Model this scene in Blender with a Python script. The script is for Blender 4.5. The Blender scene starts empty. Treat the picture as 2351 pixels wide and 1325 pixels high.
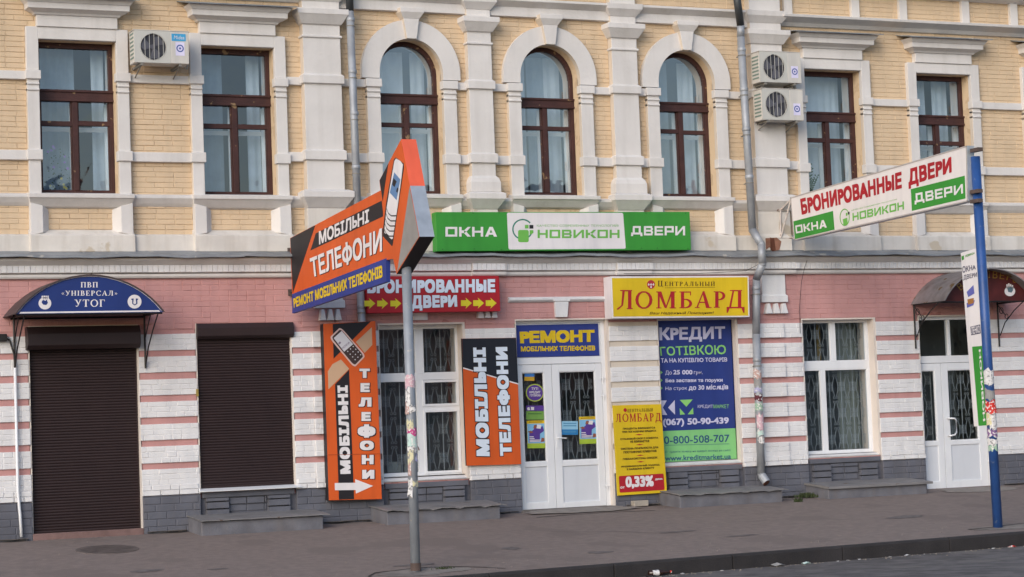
import bpy, bmesh, math, random
from mathutils import Vector, Matrix
random.seed(7)
R = math.radians
scn = bpy.context.scene
col = scn.collection

# ---------------------------------------------------------------- camera, sky, sun, exposure
CAM = Vector((-13.4884, -28.6636, 1.2586))
F, PSI, TH, RO = 4906.0, .4190915, .0633645, -.0374744
fw = Vector((math.sin(PSI)*math.cos(TH), math.cos(PSI)*math.cos(TH), math.sin(TH)))
rt = Vector((math.cos(PSI), -math.sin(PSI), 0)); up = rt.cross(fw)
r2 = rt*math.cos(RO)+up*math.sin(RO); u2 = up*math.cos(RO)-rt*math.sin(RO)
cam = bpy.data.cameras.new('camera'); camo = bpy.data.objects.new('camera', cam); col.objects.link(camo)
m3 = Matrix((r2, u2, -fw)).transposed(); camo.matrix_world = Matrix.Translation(CAM) @ m3.to_4x4()
cam.sensor_width = 36; cam.lens = 36*F/2351; cam.clip_end = 3000; cam.clip_start = .5
scn.camera = camo
SUN_EL, SUN_AZ = R(25), R(-48)      # azimuth measured from the wall's outward normal, minus = from the left
w = bpy.data.worlds.new('World'); scn.world = w; w.use_nodes = True
nt = w.node_tree; bg = nt.nodes['Background']; sky = nt.nodes.new('ShaderNodeTexSky')
sky.sky_type = 'NISHITA'; sky.sun_disc = False; sky.sun_elevation = SUN_EL
sdir = Vector((math.sin(SUN_AZ)*math.cos(SUN_EL), -math.cos(SUN_AZ)*math.cos(SUN_EL), math.sin(SUN_EL)))
sky.sun_rotation = math.atan2(sdir.x, sdir.y)
sky.air_density = 1.0; sky.dust_density = 1.2; sky.ozone_density = 1.0
nt.links.new(sky.outputs[0], bg.inputs[0]); bg.inputs[1].default_value = .15
sl = bpy.data.lights.new('sun', 'SUN'); sl.energy = 1.35; sl.angle = R(42); sl.color = (1, .95, .915)
so = bpy.data.objects.new('sun', sl); so.rotation_euler = sdir.to_track_quat('Z', 'Y').to_euler(); so.location = (0, -20, 30); col.objects.link(so)
scn.view_settings.view_transform = 'Standard'; scn.view_settings.look = 'None'; scn.view_settings.gamma = 1
scn.view_settings.use_curve_mapping = False; scn.view_settings.exposure = .45
scn.render.engine = 'CYCLES'; scn.cycles.max_bounces = 8; scn.cycles.transparent_max_bounces = 12

# ---------------------------------------------------------------- materials
def srgb(h):
    return tuple((v/12.92 if v <= .04045 else ((v+.055)/1.055)**2.4) for v in [int(h[i:i+2], 16)/255 for i in (0, 2, 4)])
_mats = {}
def mat(name, c, rough=.8, var=.12, scale=3, bump=.0, bscale=40, streak=0., metal=0, patch=None, spec=.35, soot=None):
    if name in _mats: return _mats[name]
    if isinstance(c, str): c = srgb(c)
    m = bpy.data.materials.new(name); m.use_nodes = True; n = m.node_tree; N = n.nodes; L = n.links
    b = N['Principled BSDF']; b.inputs['Roughness'].default_value = rough; b.inputs['Metallic'].default_value = metal
    b.inputs['Specular IOR Level'].default_value = spec
    b.inputs['Base Color'].default_value = (*c, 1)
    if var or bump or streak or patch:
        g = N.new('ShaderNodeNewGeometry'); cur = None
        def noise(sc, det=4, mp=None):
            t = N.new('ShaderNodeTexNoise'); t.inputs['Scale'].default_value = sc; t.inputs['Detail'].default_value = det
            if mp:
                q = N.new('ShaderNodeMapping'); q.inputs['Scale'].default_value = mp; L.new(g.outputs['Position'], q.inputs[0]); L.new(q.outputs[0], t.inputs[0])
            else: L.new(g.outputs['Position'], t.inputs[0])
            return t.outputs[0]
        def ramp(s, a, b_):
            r = N.new('ShaderNodeMapRange'); r.inputs[1].default_value = a; r.inputs[2].default_value = b_; L.new(s, r.inputs[0]); return r.outputs[0]
        def mix(f, A, B):
            x = N.new('ShaderNodeMix'); x.data_type = 'RGBA'; L.new(f, x.inputs[0])
            for i, v in ((6, A), (7, B)):
                if isinstance(v, tuple): x.inputs[i].default_value = (*v, 1)
                else: L.new(v, x.inputs[i])
            return x.outputs[2]
        cur = mix(ramp(noise(scale, 6), .3, .7), tuple(v*(1-var) for v in c), tuple(min(1, v*(1+var*.6)) for v in c))
        if streak:
            k = N.new('ShaderNodeMath'); k.operation = 'MULTIPLY'; k.inputs[1].default_value = streak
            L.new(ramp(noise(1, 5, (7, 7, .7)), .48, .75), k.inputs[0])
            dirt = soot or tuple(v*.55 for v in (c[0]*.8, c[1]*.85, c[2]))
            cur = mix(k.outputs[0], cur, dirt)
        if patch:
            pc, ps, pt = patch; pc = srgb(pc) if isinstance(pc, str) else pc
            cur = mix(ramp(noise(ps, 8), pt, pt+.03), cur, pc)
        L.new(cur, b.inputs['Base Color'])
        if bump:
            bp = N.new('ShaderNodeBump'); bp.inputs['Distance'].default_value = .01; bp.inputs['Strength'].default_value = bump
            L.new(noise(bscale, 6), bp.inputs['Height']); L.new(bp.outputs[0], b.inputs['Normal'])
    _mats[name] = m; return m
def glassmat(name, tint=(.82, .88, .9), ior=1.6, rough=.02):
    if name in _mats: return _mats[name]
    m = bpy.data.materials.new(name); m.use_nodes = True; n = m.node_tree; N = n.nodes; L = n.links
    N.remove(N['Principled BSDF']); o = N['Material Output']
    t = N.new('ShaderNodeBsdfTransparent'); t.inputs[0].default_value = (*tint, 1)
    g = N.new('ShaderNodeBsdfGlossy'); g.inputs['Roughness'].default_value = rough; g.inputs[0].default_value = (1, 1, 1, 1)
    f = N.new('ShaderNodeLayerWeight'); f.inputs[0].default_value = .5; k_ = N.new('ShaderNodeMapRange'); k_.inputs[3].default_value = ior; k_.inputs[4].default_value = 1; k_.clamp = True
    k_.inputs[1].default_value = .35; L.new(f.outputs[1], k_.inputs[0])
    x = N.new('ShaderNodeMixShader'); L.new(k_.outputs[0], x.inputs[0]); L.new(t.outputs[0], x.inputs[1]); L.new(g.outputs[0], x.inputs[2])
    # old panes are never flat
    ge = N.new('ShaderNodeNewGeometry'); no = N.new('ShaderNodeTexNoise'); no.inputs['Scale'].default_value = 2.2
    L.new(ge.outputs['Position'], no.inputs[0]); bp = N.new('ShaderNodeBump'); bp.inputs['Strength'].default_value = .12; bp.inputs['Distance'].default_value = .03
    L.new(no.outputs[0], bp.inputs['Height']); L.new(bp.outputs[0], g.inputs['Normal'])
    L.new(x.outputs[0], o.inputs[0]); _mats[name] = m; return m

YEL = mat('yellow_paint', (.635, .48, .32), .9, .08, 2.2, .5, 60, .20)
YJ = mat('yellow_joint', (.54, .40, .26), .95, .1, 3, .3, 60, patch=((.62, .475, .315), 5, .43))
WHT = mat('white_paint', (.64, .61, .585), .85, .07, 2, .5, 16, .26, soot=(.42, .39, .36))
CRM = mat('cream_paint', (.62, .54, .45), .85, .08, 2, .3, 45, .15)
WB = mat('white_brick_paint', (.70, .69, .69), .85, .08, 3, .5, 50, .2)
WJ = mat('white_joint', (.63, .615, .61), .9, .08, 3, .3, 60, patch=((.71, .69, .69), 6, .46))
PNK = mat('pink_paint', (.51, .27, .255), .88, .08, 2.5, .5, 50, .2)
PJ = mat('pink_joint', (.41, .19, .175), .9, .1, 3, .3, 60, patch=((.50, .255, .24), 5, .42))
GRY = mat('grey_plinth_paint', (.112, .116, .140), .8, .2, 3, .5, 40, .3, soot=(.15, .13, .12))
GJ = mat('grey_joint', (.104, .107, .130), .9, .1, 3, patch=((.115, .115, .135), 5, .48))
GRB = mat('stained_base_paint', (.63, .59, .54), .85, .12, 2.5, .5, 16, .45, soot=(.40, .35, .29), patch=((.50, .43, .34), 2.2, .66))
DRK = mat('dark_void', (.02, .02, .022), .9, 0)
INT = mat('room_plaster', (.24, .26, .28), .9, .1, 1)
WOOD = mat('brown_window_paint', (.060, .024, .021), .55, .25, 6, .4, 60, .2, patch=((.26, .17, .09), 9, .66))
INW = mat('inner_white_wood', (.72, .74, .74), .6, .08, 4)
PVC = mat('white_plastic', (.73, .74, .76), .4, .05, 2, .05, 30, .12, spec=.5)
PVG = mat('panel_plastic', (.62, .64, .68), .45, .05, 2, .05, 30, .12)
MET = mat('zinc_sheet', (.36, .38, .41), .45, .25, 3, .3, 20, .35, metal=.6, patch=((.22, .16, .12), 3, .68))
FLS = mat('flashing_sheet', (.27, .28, .29), .6, .25, 3, .5, 15, .3, metal=.3, patch=((.45, .42, .38), 4, .62))
PIPE = mat('galvanised_pipe', (.34, .355, .38), .55, .2, 5, .25, 20, .4, metal=.3, spec=.5)
BLKM = mat('black_iron', (.018, .016, .016), .5, .2, 8)
BRN = mat('shutter_brown', (.024, .0115, .0115), .6, .12, 4, .1, 30, .1, spec=.45)
BRNB = mat('shutter_box_brown', (.022, .011, .011), .5, .12, 4, spec=.45)
ASP = mat('pavement_asphalt', (.208, .166, .148), .93, .14, 9, .7, 70, 0, patch=((.178, .142, .127), .9, .58))
ROAD = mat('road_asphalt', (.125, .113, .11), .93, .4, 4, .9, 60, 0, patch=((.15, .135, .125), 1.6, .6))
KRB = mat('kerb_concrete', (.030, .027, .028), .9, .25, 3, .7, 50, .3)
STP = mat('step_concrete', (.16, .14, .125), .9, .2, 3, .6, 50)
LID = mat('lid_sheet', (.23, .22, .22), .6, .2, 4, .4, 30, metal=.25, patch=((.13, .09, .07), 5, .66))
CURT = mat('tulle_curtain', (.33, .40, .46), .9, .12, 5)
CURL = mat('light_curtain', (.62, .68, .72), .9, .1, 5)
GLU = glassmat('old_window_glass', (.80, .87, .93), .11)
GLA = glassmat('arched_window_glass', (.86, .91, .95), .20)
GLD = glassmat('shop_window_glass', (.74, .80, .84), .13)
IRW = mat('silver_ironwork', (.42, .44, .45), .5, .1, 8)

# ---------------------------------------------------------------- mesh helpers
class MB:
    """collects boxes, bars and prisms (world coordinates), then links them as ONE mesh object"""
    def __init__(s): s.v = []; s.f = []; s.m = []; s.c = []
    def cut(s):
        """what follows is another piece: build() gives it an object of its own"""
        if s.f: s.c.append((len(s.v), len(s.f)))
        return s
    def add(s, vs, fs, mi=0):
        b = len(s.v); s.v += [tuple(q) for q in vs]; s.f += [tuple(i+b for i in f) for f in fs]
        s.m += (mi if isinstance(mi, list) else [mi]*len(fs)); return s
    def box(s, x0, x1, y0, y1, z0, z1, mi=0):
        if x0 > x1: x0, x1 = x1, x0
        if y0 > y1: y0, y1 = y1, y0
        if z0 > z1: z0, z1 = z1, z0
        vs = [(x, y, z) for z in (z0, z1) for y in (y0, y1) for x in (x0, x1)]
        # faces: bottom, top, front(-y), back, left, right
        return s.add(vs, [(0, 2, 3, 1), (4, 5, 7, 6), (0, 1, 5, 4), (2, 6, 7, 3), (0, 4, 6, 2), (1, 3, 7, 5)], mi)
    def wbox(s, x0, x1, off0, off1, z0, z1, mi=0): return s.box(x0, x1, -off0, -off1, z0, z1, mi)
    def prism(s, pts, ext, mi=0, side=None):
        """pts: 3D outline; ext: 3D vector to the back"""
        n = len(pts); e = Vector(ext); p = [Vector(q) for q in pts]
        fs = [tuple(range(n)), tuple(range(2*n-1, n-1, -1))]+[(i, i+n, (i+1) % n+n, (i+1) % n) for i in range(n)]
        return s.add(p+[q+e for q in p], fs, [mi, mi]+[side if side is not None else mi]*n)
    def tube(s, pts, r, n=10, mi=0, cap=True, rs=None):
        pts = [Vector(p) for p in pts]; L = len(pts); vs = []
        ref = Vector((0, 0, 1)) if abs((pts[1]-pts[0]).normalized().z) < .9 else Vector((1, 0, 0))
        for i, p in enumerate(pts):
            d = (pts[min(i+1, L-1)]-pts[max(i-1, 0)]).normalized()
            a = d.cross(ref).normalized(); b = d.cross(a).normalized(); ref = -a.cross(d).normalized() if False else ref
            k = rs[i] if rs else r
            for j in range(n):
                t = 2*math.pi*j/n; vs.append(p+a*math.cos(t)*k+b*math.sin(t)*k)
        fs = [(i*n+j, i*n+(j+1) % n, (i+1)*n+(j+1) % n, (i+1)*n+j) for i in range(L-1) for j in range(n)]
        if cap: fs += [tuple(range(n-1, -1, -1)), tuple((L-1)*n+j for j in range(n))]
        return s.add(vs, fs, mi)
    def stack(s, x0, x1, prof, mi=0, side=None, back=.0):
        """moulding that returns at both ends: prof = [(offset, z, side overhang)] from bottom to top"""
        vs = []; fs = []; ms = []
        for q in prof:
            o, z = q[0], q[1]; e = q[2] if len(q) > 2 else 0
            vs += [(x0-e, back, z), (x0-e, -o, z), (x1+e, -o, z), (x1+e, back, z)]
        for i in range(len(prof)-1):
            a = 4*i
            fs += [(a, a+4, a+5, a+1), (a+1, a+5, a+6, a+2), (a+2, a+6, a+7, a+3)]
            ms += [side if side is not None else mi, mi, side if side is not None else mi]
        k = 4*(len(prof)-1); fs += [(0, 1, 2, 3), (k+3, k+2, k+1, k)]; ms += [mi, mi]
        return s.add(vs, fs, ms)
    def build(s, name, mats, parent=None, label=None, bevel=0, smooth=False, kind=None):
        if s.c:
            ends = s.c+[(len(s.v), len(s.f))]; v0 = f0 = 0; o = None
            for v1, f1 in ends:
                if f1 > f0:
                    q = MB(); q.v = s.v[v0:v1]; q.f = [tuple(i-v0 for i in f) for f in s.f[f0:f1]]; q.m = s.m[f0:f1]
                    o = q.build(name, mats, parent, label, bevel, smooth, kind)
                v0, f0 = v1, f1
            return o
        if not isinstance(mats, (list, tuple)): mats = [mats]
        me = bpy.data.meshes.new(name)
        L = Vector((0, 0, 0)); p = parent
        while p is not None: L += p.location; p = p.parent
        me.from_pydata([tuple(Vector(v)-L) for v in s.v], [], s.f)
        for m in mats: me.materials.append(m)
        for i, pl in enumerate(me.polygons): pl.material_index = s.m[i]; pl.use_smooth = smooth
        bm = bmesh.new(); bm.from_mesh(me); bmesh.ops.recalc_face_normals(bm, faces=bm.faces); bm.to_mesh(me); bm.free()
        o = bpy.data.objects.new(name, me); col.objects.link(o)
        if parent is not None: o.parent = parent
        if label: o['label'] = label
        if kind: o['kind'] = kind
        if bevel:
            b = o.modifiers.new('bevel', 'BEVEL'); b.width = bevel; b.segments = 2; b.limit_method = 'ANGLE'; b.angle_limit = R(40)
        return o
def thing(name, label, cat, loc=(0, 0, 0), group=None):
    o = bpy.data.objects.new(name, None); o.empty_display_size = .2; col.objects.link(o); o.location = loc
    o['label'] = label; o['category'] = cat
    if group: o['group'] = group
    return o
def tag(o, label, cat, group=None):
    o['label'] = label; o['category'] = cat
    if group: o['group'] = group
    return o
def holder(name, parent):
    o = bpy.data.objects.new(name, None); o.empty_display_size = .1; col.objects.link(o); o.parent = parent; return o
def inst(o, loc=None, parent=None):
    c = o.copy(); col.objects.link(c)
    if loc is not None: c.location = loc
    if parent is not None: c.parent = parent
    return c

# planes on which flat print lies: .px turns a photo pixel into (u, v) on the real plane
def ray(x, y): return fw*F+r2*(x-1175.5)-u2*(y-662.5)
class Plane:
    def __init__(s, o, u, v, n): s.o, s.u, s.v, s.n = Vector(o), Vector(u).normalized(), Vector(v).normalized(), Vector(n).normalized()
    def px(s, x, y):
        d = ray(x, y); t = (s.o-CAM).dot(s.n)/d.dot(s.n); q = CAM+d*t-s.o; return (q.dot(s.u), q.dot(s.v))
    def w(s, uv, h=0): return s.o+s.u*uv[0]+s.v*uv[1]+s.n*h
def wall(off): return Plane((0, -off, 0), (1, 0, 0), (0, 0, 1), (0, -1, 0))
def xplane(x): return Plane((x, 0, 0), (0, -1, 0), (0, 0, 1), (-1, 0, 0))
def flat(mb, pl, pts, h0, h1, mi=0, side=None):
    """pts: pixel outline; slab from h0 to h1 above the plane"""
    mb.prism([pl.w(pl.px(*p), h1) for p in pts], pl.n*(h0-h1), mi, side); return mb
def flat_uv(mb, pl, pts, h0, h1, mi=0, side=None):
    mb.prism([pl.w(p, h1) for p in pts], pl.n*(h0-h1), mi, side); return mb
def rrect(x0, y0, x1, y1, r, n=4):
    out = []
    for cx, cy, a in ((x1-r, y0+r, -90), (x1-r, y1-r, 0), (x0+r, y1-r, 90), (x0+r, y0+r, 180)):
        for i in range(n+1):
            t = R(a+90*i/n); out.append((cx+r*math.cos(t), cy+r*math.sin(t)))
    return out
def circ(cx, cy, rx, ry=None, n=24, a0=0, a1=360):
    ry = ry or rx; k = n if a1-a0 >= 360 else n+1
    return [(cx+rx*math.cos(R(a0+(a1-a0)*i/n)), cy+ry*math.sin(R(a0+(a1-a0)*i/n))) for i in range(k)]

# text: glyph outlines fitted into a quad given by four photo pixels (tl, tr, br, bl)
_glyph = {}
def text_mesh(t, bold=0., shear=0., space=1., res=3):
    """glyph faces of a string; bold spreads shifted copies of the outline (each a hair higher, so none are coplanar)"""
    k = (t, shear, space, res)
    def raw(t_, sh=shear, sp=space):
        c = bpy.data.curves.new('lettering_curve', 'FONT'); c.body = t_; c.size = 1; c.shear = sh; c.space_character = sp
        c.resolution_u = res; c.fill_mode = 'FRONT'
        o = bpy.data.objects.new('lettering_curve', c); col.objects.link(o)
        dg = bpy.context.evaluated_depsgraph_get(); me = bpy.data.meshes.new_from_object(o.evaluated_get(dg))
        vs = [(v.co.x, v.co.y) for v in me.vertices]; fs = [tuple(p.vertices) for p in me.polygons]
        bpy.data.objects.remove(o); bpy.data.curves.remove(c); bpy.data.meshes.remove(me); return vs, fs
    if k not in _glyph:
        # some Cyrillic outlines of the built-in font fill badly: they are put together from sound glyphs
        t_ = ''; ops = []
        for ch in t:
            if ch in 'ФЬЫЮЯья': ops.append((len(t_), ch))
            t_ += {'Ф': 'O', 'Ь': 'P', 'Ы': 'PI', 'Ю': 'IO', 'Я': 'R', 'ь': 'P', 'я': 'R', 'Р': 'P', 'р': 'p', 'А': 'A'}.get(ch, ch)
        vs, fs = raw(t_); vs = [(x, y, 0) for x, y in vs]
        def span(i):
            pa, _ = raw(t_[:i+1], 0); pg, _ = raw(t_[i], 0, 1); x1_ = max(v[0] for v in pa); return x1_-(max(v[0] for v in pg)-min(v[0] for v in pg)), x1_
        cap = .728
        def bar_(xa, xb, ya, yb):
            n_ = len(vs); vs.extend([(xa, ya, .00003), (xb, ya, .00003), (xb, yb, .00003), (xa, yb, .00003)]); fs.append((n_, n_+1, n_+2, n_+3))
        for i, ch in ops:
            l0, l1 = span(i); w_in = lambda x: l0-.004 < x < l1+.004
            if ch == 'Ф': vs = [(x, cap/2+(y-cap/2)*.80, l) if w_in(x) else (x, y, l) for x, y, l in vs]; bar_((l0+l1)/2-.046, (l0+l1)/2+.046, -.03, cap+.03)
            elif ch in 'ЬЫь': vs = [(x, (cap-y)*(.72 if ch == 'ь' else 1), l) if w_in(x) else (x, y, l) for x, y, l in vs]
            elif ch in 'Яя': vs = [(l0+l1-x, y*(.74 if ch == 'я' else 1), l) if w_in(x) else (x, y, l) for x, y, l in vs]
            elif ch == 'Ю': bar_(l1-.01, l1+.13, cap/2-.04, cap/2+.04)
        _glyph[k] = (vs, fs)
    vs, fs = _glyph[k]; b = max(0, bold); sh = [(0, 0)]
    if b > .004:
        for q in ((b, b*.5) if b > .075 else (b,)): sh += [(q, q), (-q, q), (q, -q), (-q, -q), (q, 0), (-q, 0), (0, q), (0, -q)]
    V = [(x+dx, y+dy, i*.00006+l) for i, (dx, dy) in enumerate(sh) for x, y, l in vs]; n = len(vs)
    FF = [tuple(a+i*n for a in f) for i in range(len(sh)) for f in fs]
    x0 = min(v[0] for v in vs)-b; x1 = max(v[0] for v in vs)+b; y0 = min(v[1] for v in vs)-b; y1 = max(v[1] for v in vs)+b
    return V, FF, (x0, x1, y0, y1)
def quad_map(pl, quad):
    a, b, c, d = [Vector(pl.px(*p)) for p in quad]      # tl tr br bl
    return lambda s, t: (d.lerp(c, s)).lerp(a.lerp(b, s), t)
def text(mb, pl, t, quad, h, mi=0, bold=0., shear=0., grow=0., space=1., res=3, ref=None):
    """grow: extra thickening for outlines, keeping the letter positions of the unthickened text"""
    if len(quad) == 4 and not isinstance(quad[0], (tuple, list)):
        x0, y0, x1, y1 = quad; quad = [(x0, y0), (x1, y0), (x1, y1), (x0, y1)]
    mb.cut(); M = quad_map(pl, quad); _, _, bb = text_mesh(t, bold, shear, space, res)
    vs, fs, _b = text_mesh(t, bold+grow, shear, space, res)
    P = [pl.w(M((x-bb[0])/(bb[1]-bb[0]), (y-bb[2])/(bb[3]-bb[2])), h+l) for x, y, l in vs]
    mb.add(P, fs, mi)
# stroke alphabets: techno (square) and serif, heights 0..1
T = .21
TEC = {
 'О': (1.0, [('l', 0, T/2, 1, T/2), ('l', 0, 1-T/2, 1, 1-T/2), ('v', T/2, T, 1-T), ('v', 1-T/2, T, 1-T)]),
 'К': (.95, [('v', T/2, 0, 1), ('p', T, .36, .42, .36, .42, .64, T, .64), ('p', .42, .64, .74, 1, 1, 1, .62, .5), ('p', .42, .36, .62, .5, 1, 0, .7, 0)]),
 'Н': (.95, [('v', T/2, 0, 1), ('v', .95-T/2, 0, 1), ('l', T, .5, .95-T, .5)]),
 'А': (1.0, [('p', 0, 0, .26, 0, .60, 1, .38, 1), ('p', .76, 0, 1.04, 0, .66, 1, .42, 1), ('l', .25, .3, .78, .3)]),
 'Д': (1.12, [('l', 0, .2, 1.12, .2), ('v', .09, -.08, .1), ('v', 1.03, -.08, .1), ('v', .26, .3, .82), ('v', .86, .3, .82), ('l', .17, .9, .97, .9)]),
 'В': (.92, [('v', T/2, 0, 1), ('l', T, T/2, .86, T/2), ('l', T, 1-T/2, .84, 1-T/2), ('l', T, .5, .84, .5), ('v', .92-T/2, T, .42), ('v', .90-T/2, .58, .8)]),
 'Е': (.86, [('v', T/2, 0, 1), ('l', T, T/2, .86, T/2), ('l', T, 1-T/2, .86, 1-T/2), ('l', T, .5, .8, .5)]),
 'Р': (.92, [('v', T/2, 0, 1), ('l', T, 1-T/2, .92, 1-T/2), ('l', T, .42, .92, .42), ('v', .92-T/2, .52, .8)]),
 'И': (1.0, [('v', T/2, 0, 1), ('v', 1-T/2, 0, 1), ('p', T, 0, T, .3, 1-T, 1, 1-T, .7)]),
}
def tec(mb, pl, t, quad, h, mi=0, gap=.16):
    if not isinstance(quad[0], (tuple, list)):
        x0, y0, x1, y1 = quad; quad = [(x0, y0), (x1, y0), (x1, y1), (x0, y1)]
    mb.cut(); M = quad_map(pl, quad); tot = sum(TEC[c][0] for c in t)+gap*(len(t)-1); x = 0
    for c in t:
        wd, st = TEC[c]
        for j, q in enumerate(st):
            if q[0] == 'l': a = [(q[1], q[2]-T/2), (q[3], q[2]-T/2), (q[3], q[4]+T/2), (q[1], q[4]+T/2)]
            elif q[0] == 'v': a = [(q[1]-T/2, q[2]), (q[1]+T/2, q[2]), (q[1]+T/2, q[3]), (q[1]-T/2, q[3])]
            else: a = [(q[i], q[i+1]) for i in range(1, 9, 2)]
            mb.add([pl.w(M((x+u)/tot, v), h+j*.0002) for u, v in a], [(0, 1, 2, 3)], mi)
        x += wd+gap
S, N_ = .17, .07          # thick and thin stems of the serif alphabet
def _v(x, t=S, a=0, b=1): return ('r', x-t/2, a, x+t/2, b)
def _s(x, y, hw=.15): return ('r', x-hw, y-(.055 if y > .5 else 0), x+hw, y+(.055 if y < .5 else 0))
SER = {
 'П': (.82, [_v(.17), _v(.65), ('r', .17, .93, .65, 1), _s(.17, 0), _s(.65, 0), _s(.14, 1, .12), _s(.68, 1, .12)]),
 'В': (.72, [_v(.2), _s(.12, 0, .1), _s(.12, 1, .1), ('a', .34, .74, .24, .26, -90, 90, .14), ('a', .36, .27, .3, .27, -90, 90, .15), ('r', .2, .94, .36, 1), ('r', .2, .49, .36, .55), ('r', .2, 0, .38, .06)]),
 'У': (.8, [('q', .08, 1, .26, 1, .5, .38, .4, .3), ('q', .64, 1, .73, 1, .42, .12, .33, .16), ('a', .26, .12, .12, .12, 150, 360, .1), _s(.14, 1), _s(.67, 1, .12)]),
 'Н': (.84, [_v(.18), _v(.66), ('r', .18, .46, .66, .53), _s(.18, 0), _s(.66, 0), _s(.18, 1), _s(.66, 1)]),
 'І': (.4, [_v(.2), _s(.2, 0), _s(.2, 1)]),
 'Е': (.7, [_v(.18), _s(.12, 0, .1), _s(.12, 1, .1), ('r', .18, .93, .6, 1), ('r', .18, 0, .64, .07), ('r', .18, .47, .46, .54), ('r', .55, .78, .6, 1), ('r', .59, 0, .64, .24), ('r', .42, .38, .47, .62)]),
 'Р': (.7, [_v(.18), _s(.18, 0), _s(.12, 1, .1), ('a', .32, .73, .3, .27, -90, 90, .15), ('r', .18, .94, .34, 1), ('r', .18, .46, .34, .52)]),
 'С': (.8, [('a', .44, .5, .42, .52, 40, 320, .15), ('r', .69, .68, .74, 1)]),
 'А': (.86, [('q', .06, 0, .14, 0, .48, 1, .42, 1), ('q', .58, 0, .78, 0, .5, 1, .38, .95), ('r', .22, .3, .66, .37), _s(.12, 0, .12), _s(.72, 0, .15)]),
 'Л': (.9, [_v(.66), ('q', .24, .18, .33, .18, .42, 1, .30, 1), ('q', .0, .0, .08, -.04, .34, .2, .24, .2), ('r', .3, .93, .66, 1), _s(.66, 0), ('r', .18, .945, .78, 1)]),
 'Т': (.78, [_v(.39), _s(.39, 0), ('r', .04, .93, .74, 1), ('r', .04, .76, .09, 1), ('r', .69, .76, .74, 1)]),
 'О': (.92, [('a', .46, .5, .44, .52, 0, 360, .16)]),
 'Г': (.66, [_v(.18), _s(.18, 0), _s(.12, 1, .1), ('r', .18, .93, .62, 1), ('r', .57, .74, .62, 1)]),
 'Ц': (.88, [_v(.18), _v(.62), ('r', .18, 0, .84, .07), ('r', .78, -.2, .84, .07), _s(.18, 1), _s(.62, 1)]),
 'Ь': (.7, [_v(.18), _s(.18, 1), ('a', .34, .27, .3, .27, -90, 90, .14), ('r', .1, 0, .36, .06), ('r', .18, .48, .36, .54)]),
 'Ы': (.98, [_v(.18), _s(.18, 1), ('a', .32, .27, .26, .27, -90, 90, .13), ('r', .1, 0, .34, .06), ('r', .18, .48, .34, .54), _v(.8), _s(.8, 0), _s(.8, 1)]),
 'Й': (.86, [_v(.18), _v(.66), ('q', .2, .1, .2, .2, .64, .9, .64, .8), _s(.18, 0), _s(.66, 0), _s(.18, 1), _s(.66, 1), ('r', .3, 1.1, .56, 1.17)]),
 'М': (1.0, [_v(.16, .09), _v(.82), ('q', .1, 1, .28, 1, .54, .02, .44, .02), ('q', .74, 1, .82, 1, .52, .02, .46, .02), _s(.16, 0, .12), _s(.82, 0), _s(.16, 1, .12), _s(.84, 1, .13)]),
 'Б': (.74, [_v(.18), _s(.12, 0, .1), _s(.12, 1, .1), ('a', .36, .28, .32, .28, -90, 90, .15), ('r', .18, 0, .38, .06), ('r', .18, .5, .38, .56), ('r', .18, .93, .62, 1), ('r', .57, .76, .62, 1)]),
 'Д': (.96, [_v(.68), ('q', .16, .06, .26, .06, .42, 1, .34, 1), ('r', .3, .93, .68, 1), ('r', .2, .945, .8, 1), ('r', .04, 0, .92, .08), ('q', .04, -.24, .1, -.24, .2, .03, .04, .03), ('q', .86, -.24, .92, -.24, .92, .03, .76, .03)]),
 '«': (.5, [('q', .06, .4, .14, .4, .26, .62, .2, .62), ('q', .06, .4, .2, .18, .26, .18, .14, .4), ('q', .26, .4, .34, .4, .46, .62, .4, .62), ('q', .26, .4, .4, .18, .46, .18, .34, .4)]),
 '»': (.5, [('q', .24, .4, .16, .4, .04, .62, .1, .62), ('q', .24, .4, .1, .18, .04, .18, .16, .4), ('q', .44, .4, .36, .4, .24, .62, .3, .62), ('q', .44, .4, .3, .18, .24, .18, .36, .4)]),
}
def serif(mb, pl, t, quad, h, mi=0, gap=.1):
    if not isinstance(quad[0], (tuple, list)):
        x0, y0, x1, y1 = quad; quad = [(x0, y0), (x1, y0), (x1, y1), (x0, y1)]
    mb.cut(); M = quad_map(pl, quad); tot = sum(SER[c][0] for c in t)+gap*(len(t)-1); x = 0
    for c in t:
        wd, st = SER[c]; j = 0
        for q in st:
            if q[0] == 'r': P = [[(q[1], q[2]), (q[3], q[2]), (q[3], q[4]), (q[1], q[4])]]
            elif q[0] == 'q': P = [[(q[i], q[i+1]) for i in range(1, 9, 2)]]
            else:
                _, cx, cy, rx, ry, a0, a1, t_ = q; n = 14; P = []
                for i in range(n):
                    c0, c1 = R(a0+(a1-a0)*i/n), R(a0+(a1-a0)*(i+1)/n)
                    def pt(a, k):
                        # contrast: thick at the sides, thin at top and bottom
                        th = N_+(t_-N_)*abs(math.cos(a)); return (cx+(rx-k*th)*math.cos(a), cy+(ry-k*th)*math.sin(a))
                    P.append([pt(c0, 0), pt(c1, 0), pt(c1, 1), pt(c0, 1)])
            for a in P: mb.add([pl.w(M((x+u)/tot, v), h+j*.0002) for u, v in a], [(0, 1, 2, 3)], mi)
            j += 1
        x += wd+gap

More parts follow.
